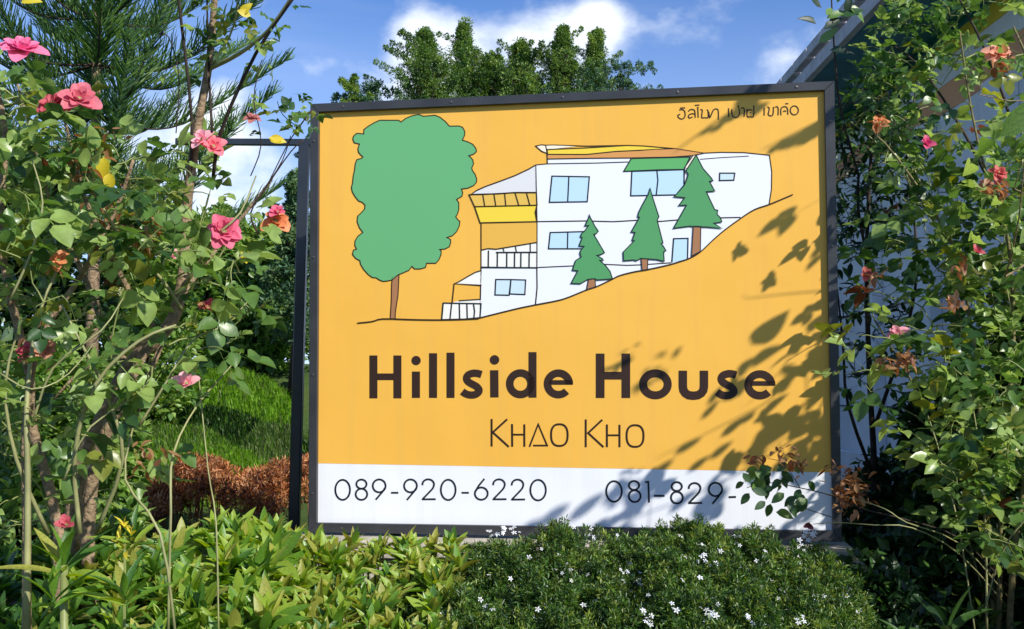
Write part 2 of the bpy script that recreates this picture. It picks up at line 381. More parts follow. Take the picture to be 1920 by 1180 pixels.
bs_ = [(1027,289.5),(1100,289.7),(1155,284),(1199,282),(1263,278.6),(1320,287.5),(1298,292),(1258.7,294.7),(1181.5,296.3),(1100,297),(1027,298.3)]; ro.fill(bs_, 2, 2); ro.stroke(bs_[5:], 1.8, 4, 3)
cs_ = [(1023,272.5),(1037,272),(1080,275),(1026,280.5)]; ro.fill(cs_, 3, 0); ro.stroke([(1023,272.5),(1037,272),(1100,274),(1177,272.7)], 1.6, 4, 3); ro.stroke([(1025.8,287.8),(1026.5,307)], 1.8, 4, 3)
ro.build('roof_drawing', [pm['cream'], pm['yellow'], pm['brownroof'], ink], hs_)
def window(quad, div=None, m='glass'):
    w_ = Print(); w_.fill(quad, 2, 0); w_.stroke(quad, 2.5, 3, 1, closed=True)
    if div: w_.stroke(div, 2.5, 3, 1)
    w_.build('window_drawing', [pm[m], inkd], hs_)
window(c3([(1335,500),(1770,508),(1745,798),(1305,805)]), c3([(1532,502),(1518,800)]))
window(c5([(1135,195),(1480,185),(1480,358),(1118,358)]), c5([(1312,192),(1308,358)]))
window(c5([(588,667),(740,668),(722,825),(580,822)]), None, 'glasspale'); window(c5([(740,668),(888,672),(880,818),(728,812)]), None, 'glasspale')
window(c4([(1132,340),(1260,340),(1252,400),(1130,403)]), None, 'glasspale')
window(c4([(385,325),(828,310),(830,440),(760,525),(600,528),(375,533)]), c4([(597,315),(606,400),(592,528)]))
do = Print(); dq = c4([(740,898),(862,895),(858,1070),(725,1100)]); do.fill(dq, 2, 0); do.stroke([dq[3], dq[0], dq[1], dq[2]], 2.6, 3, 1); do.build('door_drawing', [pm['glass'], inkd], hs_)
aw = Print(); aq = c4([(380,215),(880,203),(830,308),(600,312),(315,325)]); aw.fill(aq, 3, 0); aw.stroke(aq, 2.2, 4, 1, closed=True); aw.fill(c4([(905,190),(932,187),(855,300),(835,290)]), 4, 2); aw.stroke(c4([(905,190),(835,290),(828,430)]), 2, 5, 1); aw.build('awning_drawing', [pm['awning'], inkd, pm['cream']], hs_)
ba = Print()
q = c3([(1145,370),(1060,420),(900,495),(740,555),(560,620),(460,665),(395,710),(700,705),(900,690),(1155,690)]); ba.fill(q, 2, 0); ba.stroke(q[:8]+q[8:], 2.2, 5, 6)
q = c3([(370,715),(530,712),(900,692),(1155,692),(1162,838),(435,855)]); ba.fill(q, 2, 1); ba.stroke(q, 2, 5, 6, closed=True)
for a in [((530,715),(553,850)),((660,712),(682,848)),((785,705),(798,845)),((905,692),(952,850)),((1038,692),(1078,838))]: ba.stroke(c3(a), 2, 5, 6)
q = c3([(435,855),(1162,838),(1140,920),(1160,1030),(500,1045)]); ba.fill(q, 2, 2); ba.stroke(q, 2, 5, 6, closed=True)
ba.fill(c5([(445,98),(998,92),(998,295),(590,362),(510,355),(445,368)]), 2, 3)
q = c5([(445,370),(510,356),(590,362),(998,294),(998,545),(440,540)]); ba.fill(q, 2, 4); ba.stroke(q[:4], 2.2, 5, 6); ba.stroke(c5([(590,395),(998,393)]), 2.6, 5, 5)
for x, y0 in ((515,375),(605,395),(700,395),(778,395),(842,395),(925,395)): ba.stroke(c5([(x,y0),(x-2,545)]), 2.4, 5, 5)
for a in [((785,325),(795,390)),((935,308),(935,390)),((660,352),(672,385))]: ba.stroke(c5(a), 2, 5, 5)
ba.stroke(c5([(437,545),(998,548)]), 2.4, 5, 5)
q = c5([(435,578),(380,595),(300,640),(215,690),(170,708),(445,725),(445,640)]); ba.fill(q, 2, 4); ba.stroke(q[:6], 2.2, 5, 6)
ba.stroke(c5([(170,708),(150,900)]), 2, 5, 6); ba.fill(c5([(200,885),(440,865),(440,905),(150,900)]), 2, 4); ba.stroke(c5([(215,880),(440,865)]), 2, 5, 6)
q = c5([(60,903),(440,910),(430,1050),(270,1065),(45,1070)]); ba.fill(q, 2, 4); ba.stroke(q, 2.4, 5, 5, closed=True)
for a in [((145,905),(128,1068)),((222,910),(225,1065)),((298,912),(302,1060)),((365,915),(375,985),(368,1058))]: ba.stroke(c5(a), 2.4, 5, 5)
ba.build('balcony_drawing', [pm['grey'], pm['slat'], pm['yellow'], pm['panelorange'], pm['rail'], inkd, ink], hs_)
def pine(outline, trunk):
    p_ = Print(); p_.fill(trunk, 6, 1); p_.stroke(trunk, 1.6, 7, 2, closed=True); p_.fill(outline, 7, 0); p_.stroke(outline, LW, 8, 2, closed=True)
    p_.build('pine_drawing', [pm['pine'], pm['trunk'], inkd], sign)
pine(c6([(352,80),(350,110),(300,215),(345,212),(290,285),(265,300),(245,345),(268,360),(235,440),(232,458),(290,462),(250,510),(240,545),(255,590),(190,630),(165,700),(152,748),(215,755),(135,905),(245,910),(330,860),(420,850),(440,865),(540,858),(630,850),(600,760),(545,690),(475,628),(520,630),(510,610),(440,570),(485,562),(535,538),(500,480),(405,318),(435,310),(460,280),(420,220),(362,110)]),
     c6([(345,855),(420,848),(428,945),(320,985)]))
pine(c4([(540,468),(525,520),(475,610),(445,670),(435,710),(450,715),(380,840),(412,845),(388,910),(405,915),(312,1010),(315,1085),(400,1078),(425,1085),(460,1065),(600,1075),(660,1090),(655,1010),(675,1000),(655,965),(635,940),(650,935),(600,740),(615,710),(605,680),(560,540)]),
     c6([(975,610),(1055,612),(1050,742),(985,748)]))
pine(c4([(932,185),(845,320),(865,350),(850,400),(830,445),(745,540),(835,548),(785,615),(850,612),(740,808),(880,790),(910,795),(1030,798),(1150,810),(1080,765),(1150,755),(1140,720),(1110,690),(1115,655),(1090,650),(1018,498),(1090,492),(1045,410),(1075,405),(1060,380),(990,300)]),
     c4([(908,790),(972,792),(968,1005),(893,1045),(900,930)]))
# lettering: every letter and digit is a piece of its own
def split_letters(p_, name, m):
    mb = p_.mb; par = list(range(len(mb.v)))
    def find(i):
        while par[i] != i: par[i] = par[par[i]]; i = par[i]
        return i
    for f in mb.f:
        for q_ in f[1:]: par[find(q_)] = find(f[0])
    isl = {}
    for f in mb.f: isl.setdefault(find(f[0]), []).append(f)
    items = []
    for fs in isl.values():
        xs_ = [mb.v[i][0] for f in fs for i in f]; items.append([min(xs_), max(xs_), fs])
    items.sort(key=lambda t: t[0]); groups = []
    for it in items:
        if groups and it[0] < groups[-1][1]-.0002: groups[-1][1] = max(groups[-1][1], it[1]); groups[-1][2] = groups[-1][2]+it[2]
        else: groups.append(it)
    for _, _, fs in groups:
        ids = sorted({i for f in fs for i in f}); mp_ = {i: k for k, i in enumerate(ids)}
        MB().add([mb.v[i] for i in ids], [tuple(mp_[i] for i in f) for f in fs]).build(name, m, sign)
# lettering
def T(p_, x0, y0, k, w):
    f = cv(x0, y0, k)
    class G:
        def s(_, pts, ww=None, smooth=0, closed=False): p_.stroke(f(pts), (ww or w)/k, 2, 0, closed, smooth)
        def e(_, cx, cy, rx, ry, a0=0, a1=360, ww=None, pw=1): p_.ell(*f([(cx, cy)])[0], rx/k, ry/k, (ww or w)/k, a0, a1, 2, 0, 48, pw)
        def d(_, cx, cy, r): p_.disc(*f([(cx, cy)])[0], r/k)
    return G()
ltr = empty  # (names kept readable below)
t1 = Print(); a = T(t1, 680, 650, 4.8, 72)
def esh(a, cx, cy, rx, ry, w):
    a.e(cx, cy, rx-w/2, ry-w/2, -4, 318, w); a.s([(cx-rx+w*.7, cy-13), (cx+rx-2, cy-13)], 42)
def essh(a, dx, dy, w=66):
    a.s([(x+dx, y+dy) for x, y in [(1070,252),(1030,241),(990,241),(950,256),(935,285),(948,314),(985,338),(1022,358),(1046,385),(1042,412),(1010,433),(965,436),(925,424),(896,404)]], w, smooth=3)
a.s([(97,80),(97,466)]); a.s([(313,80),(313,466)]); a.s([(132,272),(278,272)], 60)
a.d(481,126,42); a.s([(480,225),(480,462)]); a.s([(634,60),(634,462)]); a.s([(791,55),(791,462)])
essh(a, 0, 0); a.d(1187,120,43); a.s([(1184,213),(1186,458)], 75)
a.e(1420,335,96,97, ww=68); a.s([(1529,50),(1529,460)]); esh(a, 1762, 336, 132, 131, 68)
split_letters(t1, 'letter', [title_m])
t1 = Print(); a = T(t1, 1080, 650, 4.8, 78)
a.s([(218,63),(218,463)]); a.s([(449,63),(449,463)]); a.s([(256,262),(411,262)], 70); a.e(715,340,111,99, ww=72)
a.s([(962,217),(962,360),(968,395),(985,420),(1015,438),(1057,443),(1098,438),(1128,420),(1146,395),(1152,360),(1152,217)], 76)
essh(a, 373, 5, 68); esh(a, 1655, 345, 140, 132, 70)
split_letters(t1, 'letter', [title_m])
t2 = Print(); a = T(t2, 900, 770, 5.818, 22)
a.s([(127,92),(127,392)]); a.s([(297,95),(140,238),(315,397)]); a.s([(350,147),(352,395)]); a.s([(484,150),(484,395)]); a.s([(361,263),(473,263)], 20)
a.s([(540,395),(635,150),(733,382),(580,382)], 19); a.e(866,268,90,118, pw=.8)
a.s([(1154,97),(1154,400)]); a.s([(1335,100),(1180,245),(1348,400)]); a.s([(1385,152),(1385,400)]); a.s([(1522,155),(1522,400)]); a.s([(1396,270),(1511,270)], 20); a.e(1692,278,92,118, pw=.8)
split_letters(t2, 'letter', [ink])
def two(a, dx, dy): a.s([(x+dx, y+dy) for x, y in [(768,120),(772,98),(790,81),(815,76),(840,85),(855,108),(850,135),(832,160),(772,222)]], smooth=3); a.s([(764+dx,226+dy),(868+dx,225+dy)])
t3 = Print(); a = T(t3, 600, 880, 4, 14)
a.e(170,155,55,75); a.e(311,112,38,34); a.e(311,188,43,42); a.e(444,125,48,48); a.s([(490,138),(470,168),(418,229)]); a.s([(533,177),(588,177)])
a.e(679,125,48,48); a.s([(725,138),(705,168),(652,231)]); two(a, 0, 0); a.e(962,155,55,76); a.s([(1062,177),(1117,177)])
a.e(1210,183,48,46); a.s([(1233,72),(1190,125),(1163,172)]); two(a, 531, 0); two(a, 670, 2); a.e(1636,157,58,77)
split_letters(t3, 'digit', [inkd])
t3 = Print(); a = T(t3, 1100, 880, 4, 15)
a.e(205,167,58,77); a.e(355,122,38,33); a.e(360,202,44,44); a.s([(438,97),(462,95),(468,250)], 14); a.s([(505,200),(585,200)]); a.e(676,130,38,33); a.e(677,213,44,44)
two(a, -2, 28); a.e(966,152,50,50); a.s([(1014,166),(992,200),(943,260)]); a.s([(1065,210),(1120,208)])
split_letters(t3, 'digit', [inkd])
t4 = Print(); a = T(t4, 1260, 190, 7.68, 17)
for s_ in [[(105,128),(150,120),(182,145),(190,200),(175,240),(140,257),(100,240),(84,205),(118,188)], [(235,148),(262,122),(310,122),(330,150),(335,238)], [(330,188),(290,180),(250,195),(235,225),(258,243),(296,226)],
           [(410,120),(436,128),(432,180),(430,236),(476,238),(520,234),(520,140),(502,126)], [(530,152),(545,236),(572,180),(602,122),(648,112),(668,150),(668,265)],
           [(862,112),(862,180),(880,220),(920,235),(958,215),(975,160),(962,100)], [(990,102),(1030,97),(1042,130),(1040,226)], [(1080,108),(1085,220),(1130,222),(1175,216),(1178,60)], [(1086,142),(1118,122),(1155,132)],
           [(1375,86),(1400,97),(1395,150),(1386,190),(1420,212),(1455,190),(1462,80)], [(1485,86),(1515,80),(1530,112),(1528,202)], [(1570,202),(1568,122),(1590,86),(1638,80),(1664,112),(1668,194)], [(1602,152),(1625,138),(1645,150)]]:
    a.s(s_, smooth=3)
for s_ in [[(115,98),(190,96)], [(330,60),(396,55)], [(372,92),(378,237)], [(360,95),(384,88)], [(815,100),(817,227)], [(962,58),(950,92)], [(1328,92),(1328,207)], [(1632,36),(1676,35)]]: a.s(s_)
a.e(1762,132,58,64); a.d(1130,162,9)
split_letters(t4, 'letter', [ink])

# plinth
M_conc = mat('concrete', (.50, .46, .38), .85, .3, noise_amt=.3, noise_scale=7, bump=.5, bump_scale=50)
PL = Matrix.Translation(SC) @ Matrix.Rotation(YAW, 4, 'Z')
pw = empty('plinth_wall', (0, 0, 0), 'cream concrete plinth wall carrying the sign board', 'wall'); pw.matrix_world = PL
bz = -SH/2-.012
MB().box(-1.45, 1.262, -.15, .20, bz-.075, bz-.04).build('coping', M_conc, pw, bevel=.004)
MB().box(-1.42, 1.235, -.12, .17, bz-.035, bz-.002).build('coping', M_conc, pw, bevel=.004)
MB().box(-1.42, 1.235, -.125, .17, -2.0, bz-.079).build('wall_body', M_conc, pw, bevel=.006)

# support frame standing behind the sign at the left
M_post = mat('black_steel', (.018, .022, .028), .32, .6, noise_amt=.3, noise_scale=8)
sf = empty('support_frame', (0, 0, 0), 'thin black steel goalpost frame standing left of and behind the sign', 'metal frame')
b0, b1 = P(551, 1010, 5.6), P(571, 272, 5.6)
b0 = b0+(b0-b1)*.12
mb = MB(); 
def sqtube(a, b, r):
    m = MB(); a = Vector(a); b = Vector(b); d = (b-a).normalized(); u = d.cross(Vector((0, 1, 0))).normalized(); v = u.cross(d).normalized()
    vs = [p+u*r*i+v*r*j for p in (a, b) for i, j in ((-1,-1),(1,-1),(1,1),(-1,1))]
    m.add(vs, [(0,1,2,3)[::-1],(4,5,6,7),(0,1,5,4),(1,2,6,5),(2,3,7,6),(3,0,4,7)]); return m
sqtube(b0, b1, .027).build('post', M_post, sf, bevel=.004)
sqtube(P(330, 266, 5.6), P(640, 268, 5.6), .0165).build('crossbar', M_post, sf, bevel=.002)
pR = P(640, 268, 5.6); sqtube((pR.x, pR.y, ground_z(pR.x, pR.y)-.05), (pR.x, pR.y, pR.z+.0), .03).build('post', M_post, sf, bevel=.004)
#MARK_SIGN_END
# ------------------------------------------------------------------ the house on the right
M_wall = mat('white_render', (.80, .82, .84), .8, .25, noise_amt=.12, noise_scale=3, bump=.15, bump_scale=120)
M_yel = mat('yellow_band', (.72, .54, .04), .7, .3, noise_amt=.15, noise_scale=4); M_wh = mat('white_band', (.78, .78, .78), .7, .3, noise_amt=.1)
M_or = mat('orange_band', (.82, .40, .20), .7, .3, noise_amt=.15, noise_scale=4); M_teal = mat('teal_soffit', (.03, .24, .33), .6, .4, noise_amt=.35, noise_scale=3)
M_fas = mat('grey_fascia', (.66, .62, .64), .8, .3, noise_amt=.25, noise_scale=8, bump=.3)
M_purple = mat('navy_post', (.02, .02, .06), .5)
XW, XE, Y0, Y1 = 3.2, 2.5, 5.3, 16.5
EZ = 1.55
def hh(r, X): return EZ + r*X
hs = empty('house', (0, 0, 0), 'white rendered house with yellow and orange bands and grey block eaves at the right', 'house')
z_or0, z_or1, z_w1, z_y1 = hh(.65, XW), hh(.715, XW), hh(.77, XW), hh(.815, XW)
z_sof = hh(1.075, XE)
MB().box(XW, XW+5, Y0, Y1, 0.1, z_or0).build('wall', M_wall, hs)
MB().box(XW-.004, XW+5, Y0-.004, Y1, z_or0+.001, z_or1).build('orange_band', M_or, hs)
MB().box(XW-.008, XW+5, Y0-.008, Y1, z_or1+.001, z_w1).build('white_band', M_wh, hs)
MB().box(XW-.012, XW+5, Y0-.012, Y1, z_w1+.001, z_y1).build('yellow_band', M_yel, hs)
MB().box(XW, XW+5, Y0, Y1, z_y1+.001, z_sof-.001).build('upper_wall', M_teal, hs)
MB().box(XE+.06, XW+5, Y0-.3, Y1+.3, z_sof, z_sof+.04).build('soffit', M_teal, hs)
fz = z_sof
roof = MB().box(XE+.05, XW+5.2, Y0-.32, Y1+.32, z_sof+.042, z_sof+.14).build('roof', M_fas, hs)
MB().box(XE-.01, XE+.045, Y0-.35, Y1+.35, z_sof-.02, z_sof+.085).build('fascia', M_fas, hs)
blk = MB().box(0, .10, 0, .40, 0, .09).mesh('eave_block', M_fas, bevel=.006)
y = Y0-.33; i = 0
while y < Y1:
    ob = link('eave_block', blk, roof, Matrix.Translation((XE-.03+.006*random.random(), y, z_sof+.145+.004*random.random()))); y += .425
for yy in (6.6, 7.9, 9.15, 10.5, 11.9, 13.3):
    MB().box(XW-.10, XW-.001, yy, yy+.32, .12, z_or0-.02).build('pilaster', M_wall, hs, bevel=.006)
MB().box(XW-.16, XW-.102, Y0, Y1, .12, 1.05).build('base_course', M_wall, hs, bevel=.006)
for zz in (1.45, 2.3):
    for y0_, y1_ in ((5.35, 6.58), (6.94, 7.88), (8.24, 9.13), (9.49, 10.48), (10.84, 11.88)):
        MB().box(XW-.02, XW-.001, y0_, y1_, zz, zz+.012).build('wall_joint', M_purple, hs)
# railing on the roof
rl = empty('roof_railing', (0, 0, 0), 'dark metal railing post and wires on the grey roof edge', 'railing')
p0 = Vector((XE+.2, 7.35, z_sof+.24))
MB().tube([p0, p0+Vector((0, 0, 1.0))], .035, 8).build('post', M_purple, rl)
p1 = Vector((XE+.2, 8.3, z_sof+.24))
p2 = Vector((XE+.2, 5.2, z_sof+.24)); MB().tube([p2, p2+Vector((0, 0, 1.0))], .035, 8).build('post', M_purple, rl)
for h in (.12, .55, .95):
    MB().tube([p2+Vector((0, 0, h)), p1+Vector((0, 0, h))], .010, 6).build('rail', M_purple, rl)
# ------------------------------------------------------------------ plant machinery
def leaf_template(L_=1.0, W_=.5, fold=.12, droop=.12, n=4, tip=1.0, tipw=.0):
    """one leaf along +Y, face up +Z; returns verts, faces (quads as tris)"""
    rows = []
    for i in range(n+1):
        t = i/n
        w = W_*.5*(math.sin(math.pi*min(1, t**.8*1.0))**.8 if 0 < t < 1 else 0.02)
        w = max(w, .015*W_)
        z = -droop*t*t
        rows.append([(-w, t*L_, z+fold*w*2), (0, t*L_, z), (w, t*L_, z+fold*w*2)])
    V = [v for r in rows for v in r]; Fq = []
    for i in range(n):
        for j in range(2):
            a = i*3+j
            Fq += [(a, a+1, a+4), (a, a+4, a+3)]
    return np.array(V, float), np.array(Fq, int)
def compound(nl=5, l=.045, w=.03, seed=0):
    r = random.Random(seed); Vs = []; Fs = []; b = 0
    def put(M, s):
        nonlocal b
        V, Fc = leaf_template(l*s, w*s, fold=r.uniform(.05, .35), droop=l*s*r.uniform(0, .35), n=4)
        Vh = np.c_[V, np.ones(len(V))] @ np.array(M).T
        Vs.append(Vh[:, :3]); Fs.append(Fc+b); b += len(V)
    Lr = l*1.9
    put(Matrix.Translation((0, Lr, -.006)) @ Matrix.Rotation(r.uniform(-.15, .15), 4, 'Z') @ Matrix.Rotation(r.uniform(-.5, .2), 4, 'X'), 1.15)
    for k, yy in enumerate([Lr*.86, Lr*.45][:(nl-1)//2]):
        for sg in (-1, 1):
            put(Matrix.Translation((0, yy, 0)) @ Matrix.Rotation(-sg*r.uniform(.9, 1.35), 4, 'Z') @ Matrix.Rotation(r.uniform(-.5, .3), 4, 'X') @ Matrix.Rotation(r.uniform(-.4, .4), 4, 'Y'), 1.0-.15*k)
    V = np.array([(-.0010, 0, 0), (.0010, 0, 0), (.0010, Lr, -.004), (-.0010, Lr, -.004)]); Vs.append(V); Fs.append(np.array([(0, 1, 2), (0, 2, 3)])+b)
    return np.concatenate(Vs), np.concatenate(Fs)
class LeafSet:
    """a family of leaf shapes; instances are split into single leaf objects and one joined remainder"""
    def __init__(s, templates, mats, weights=None, name='leaf'):
        s.T = templates; s.mats = mats; s.name = name; s.w = weights or [1]*len(mats)
        s.data = {}
    def me(s, ti, mi):
        if (ti, mi) not in s.data:
            V, Fc = s.T[ti]; s.data[ti, mi] = mesh_np(s.name, V, Fc, [s.mats[mi]], None, True)
        return s.data[ti, mi]
    def place(s, inst, parent, nmax=300, restname='foliage', visible=True):
        """inst: list of Matrix (world), parent at origin"""
        if not inst: return
        n = len(inst); ti = rng.integers(0, len(s.T), n); w = np.array(s.w, float); mi = rng.choice(len(s.mats), n, p=w/w.sum())
        M = np.array([np.array(m) for m in inst])
        Vall = []; Fall = []; Mi = []; b = 0; Ls = []
        for k in range(n):
            V, Fc = s.T[ti[k]]
            Ls.append((V @ M[k][:3, :3].T)+M[k][:3, 3])
        pick = set()
        if nmax:
            for k in range(n):
                Fc = s.T[ti[k]][1]; Fall.append(Fc+b); b += len(Ls[k])
            Vc = np.concatenate(Ls); Fc = np.concatenate(Fall)
            bvh = BVHTree.FromPolygons([tuple(v) for v in Vc.tolist()], [tuple(f) for f in Fc.tolist()])
            sc_ = []
            for k in range(n):
                c = Vector(Ls[k].mean(0)); d = c-CAM; dist = d.length
                u = F*d.x/max(.1, d.y); v = F*d.z/max(.1, d.y)
                vis = 1.0
                if abs(u) > 990 or not (-470 < v < 780): vis = .01
                else:
                    cnt = 0
                    for q in (0, len(Ls[k])//2, len(Ls[k])-6):
                        dd = Vector(Ls[k][q])-CAM; hit = bvh.ray_cast(CAM, dd.normalized(), dd.length-.012)
                        cnt += hit[0] is None
                    vis = (cnt+.05)/3
                size = np.linalg.norm(Ls[k].max(0)-Ls[k].min(0))
                sc_.append(vis*size/dist)
            pick = set(np.argsort(sc_)[::-1][:nmax].tolist())
        for k in sorted(pick): link(s.name, s.me(int(ti[k]), int(mi[k])), parent, inst[k])
        rest = [k for k in range(n) if k not in pick]
        if rest:
            b = 0; Vr = []; Fr = []; Mr = []
            for k in rest:
                Fc = s.T[ti[k]][1]; Vr.append(Ls[k]); Fr.append(Fc+b); b += len(Ls[k]); Mr.append(np.full(len(Fc), mi[k]))
            me = mesh_np(restname, np.concatenate(Vr), np.concatenate(Fr), s.mats, np.concatenate(Mr), True)
            link(restname, me, parent, kind='stuff')
def leafM(pos, direc, size, roll=None, face=None):
    """matrix: +Y along direc, +Z roughly towards face (default up with jitter)"""
    y = Vector(direc).normalized()
    f = Vector(face) if face is not None else Vector((random.gauss(0, .35), random.gauss(-.15, .35), 1))
    x = y.cross(f)
    if x.length < 1e-3: x = y.cross(Vector((1, 0, 0)))
    x.normalize(); z = x.cross(y)
    m = Matrix((x, y, z)).transposed().to_4x4()*1.0
    m = m @ Matrix.Scale(size, 4); m.translation = pos; return m
# shadow control: where on the sign would the shadow of a point fall?
sn = (SM.to_3x3() @ Vector((0, -1, 0))).normalized(); spt = SM @ Vector((0, FACE, 0))
def shadow_hit(p):
    d = (p-spt).dot(sn)
    if d <= 0: return None
    t = d/SUN.dot(sn); q = SMi @ (p-SUN*t)
    if abs(q.x) > SW/2-.03 or abs(q.z) > SH/2-.03: return None
    # back to photo coordinates
    w = SM @ q; v = w-CAM; c, s = math.cos(PITCH), math.sin(PITCH)
    fw = v.y*c+v.z*s; up = -v.y*s+v.z*c
    return 960+F*v.x/fw, 590-F*up/fw
def inpoly(x, y, poly):
    r = False; n = len(poly)
    for i in range(n):
        (x1, y1), (x2, y2) = poly[i], poly[i-1]
        if (y1 > y) != (y2 > y) and x < (x2-x1)*(y-y1)/(y2-y1)+x1: r = not r
    return r
SHOK = [(1190, 900), (1330, 800), (1400, 720), (1480, 640), (1575, 600), (1575, 1010), (940, 1010), (1080, 930)]
def shade_ok(p, pin=.3, pout=0.0):
    h = shadow_hit(p)
    if h is None: return True
    return random.random() < (pin if inpoly(*h, SHOK) else pout)
def sample_region(poly, Yr, n, dens=None, tries=40):
    xs = [p[0] for p in poly]; ys = [p[1] for p in poly]; res = []
    k = 0
    while len(res) < n and k < n*tries:
        k += 1
        x = random.uniform(min(xs), max(xs)); y = random.uniform(min(ys), max(ys))
        if not inpoly(x, y, poly): continue
        if dens and random.random() > dens(x, y): continue
        res.append(P(x, y, random.uniform(*Yr)))
    return res
def grow(stems, targets, r_tip=.0020, step=.09, maxlen=.9, sag=.0, filt=None):
    """join every target to the nearest wood already grown. stems: list of (points, radii). returns tubes, tips"""
    pos = []; 
    for pts, rad in stems:
        for i in range(len(pts)-1):
            for t in (0, .34, .67): pos.append(Vector(pts[i]).lerp(Vector(pts[i+1]), t))
        pos.append(Vector(pts[-1]))
    A = np.array([tuple(p) for p in pos]); tg = list(targets)
    T_ = np.array([tuple(p) for p in tg])
    d0 = np.sqrt(((T_[:, None, :]-A[None])**2).sum(-1)).min(1)
    order = np.argsort(d0); tubes = []; shoots = []
    buf = np.zeros((len(A)+len(tg)*6, 3)); buf[:len(A)] = A; cnt = len(A)
    for k in order:
        t = T_[k]; dd = ((buf[:cnt]-t)**2).sum(1) + 0.35*np.maximum(0, buf[:cnt, 2]-t[2])**2*4
        j = int(dd.argmin()); a = Vector(buf[j]); b = Vector(t); ln = (b-a).length
        if ln > maxlen: continue
        if ln < .02: continue
        mid = a.lerp(b, .5)+Vector((random.gauss(0, .07), random.gauss(0, .07), random.gauss(.03, .05)-sag))*ln
        pts = [a, a.lerp(mid, .5)+Vector((0, 0, .03*ln)), mid, mid.lerp(b, .5)+Vector((0, 0, .03*ln)), b]
        r0 = r_tip*(1+ln*5); tubes.append((pts, [r0*(1-.5*i/4) for i in range(5)]))
        for p in pts[1:]: buf[cnt] = tuple(p); cnt += 1
        shoots.append((pts))
    return tubes, shoots
def shoots_to_leaves(shoots, spacing=.045, size=1.0, jit=.3, up=.3, filt=None, dens=1.0):
    inst = []
    for pts in shoots:
        ln = sum((pts[i+1]-pts[i]).length for i in range(len(pts)-1)); m = max(2, int(ln/spacing))
        for i in range(m+1):
            if random.random() > dens: continue
            t = i/m*(len(pts)-1); j = min(int(t), len(pts)-2); p = pts[j].lerp(pts[j+1], t-j); d = (pts[j+1]-pts[j]).normalized()
            if i < m and t/(len(pts)-1) < .15: continue
            side = d.cross(Vector((random.gauss(0, 1), random.gauss(0, 1), random.gauss(0, 1)))).normalized()
            dr = d*random.uniform(.1, .8)+side*.9+Vector((0, -.1, up*random.uniform(-.6, 1)))
            if i == m: dr = d+side*.3
            if filt and not filt(p): continue
            inst.append(leafM(p, dr, size*random.uniform(1-jit, 1+jit)))
    return inst
def tubes_mesh(name, tubes, m, parent, n=5, kind=None):
    if not tubes: return
    if kind is None:
        for pts, rad in tubes: MB().tube(pts, rad, n, cap=True).build(name, m, parent, smooth=True)
        return
    mb = MB()
    for pts, rad in tubes: mb.tube(pts, rad, n, cap=False)
    return mb.build(name, m, parent, smooth=True, kind=kind)
M_bark = mat('rose_bark', (.34, .24, .15), .8, .3, noise_scale=40, bump=.6, bump_scale=80, col2=(.17, .12, .07))
M_dkbark = mat('dark_bark', (.05, .035, .028), .8, .3, noise_amt=.4, noise_scale=30)
M_greenstem = mat('green_stem', (.24, .28, .09), .5, .4, noise_amt=.35, noise_scale=12)
M_palestem = mat('pale_stem', (.30, .30, .13), .5, .4, noise_amt=.3, noise_scale=12)

RG = [leafmat('rose_leaf_mid', (.13, .25, .055)), leafmat('rose_leaf_dark', (.05, .125, .032)), leafmat('rose_leaf_light', (.32, .46, .12)), leafmat('rose_leaf_yellowish', (.26, .30, .05)), leafmat('rose_leaf_red', (.17, .07, .035))]
rose_T = [compound(5, .040, .029, i) for i in range(5)]+[compound(3, .044, .033, 10+i) for i in range(3)]
rose_big = [compound(5, .050, .037, i) for i in range(4)]+[compound(3, .055, .043, 10+i) for i in range(3)]
def single(lw, n=5): return [leaf_template(1, lw, f, d, n) for f, d in ((.1, .1), (.3, .25), (.18, .4), (.05, -.1))]

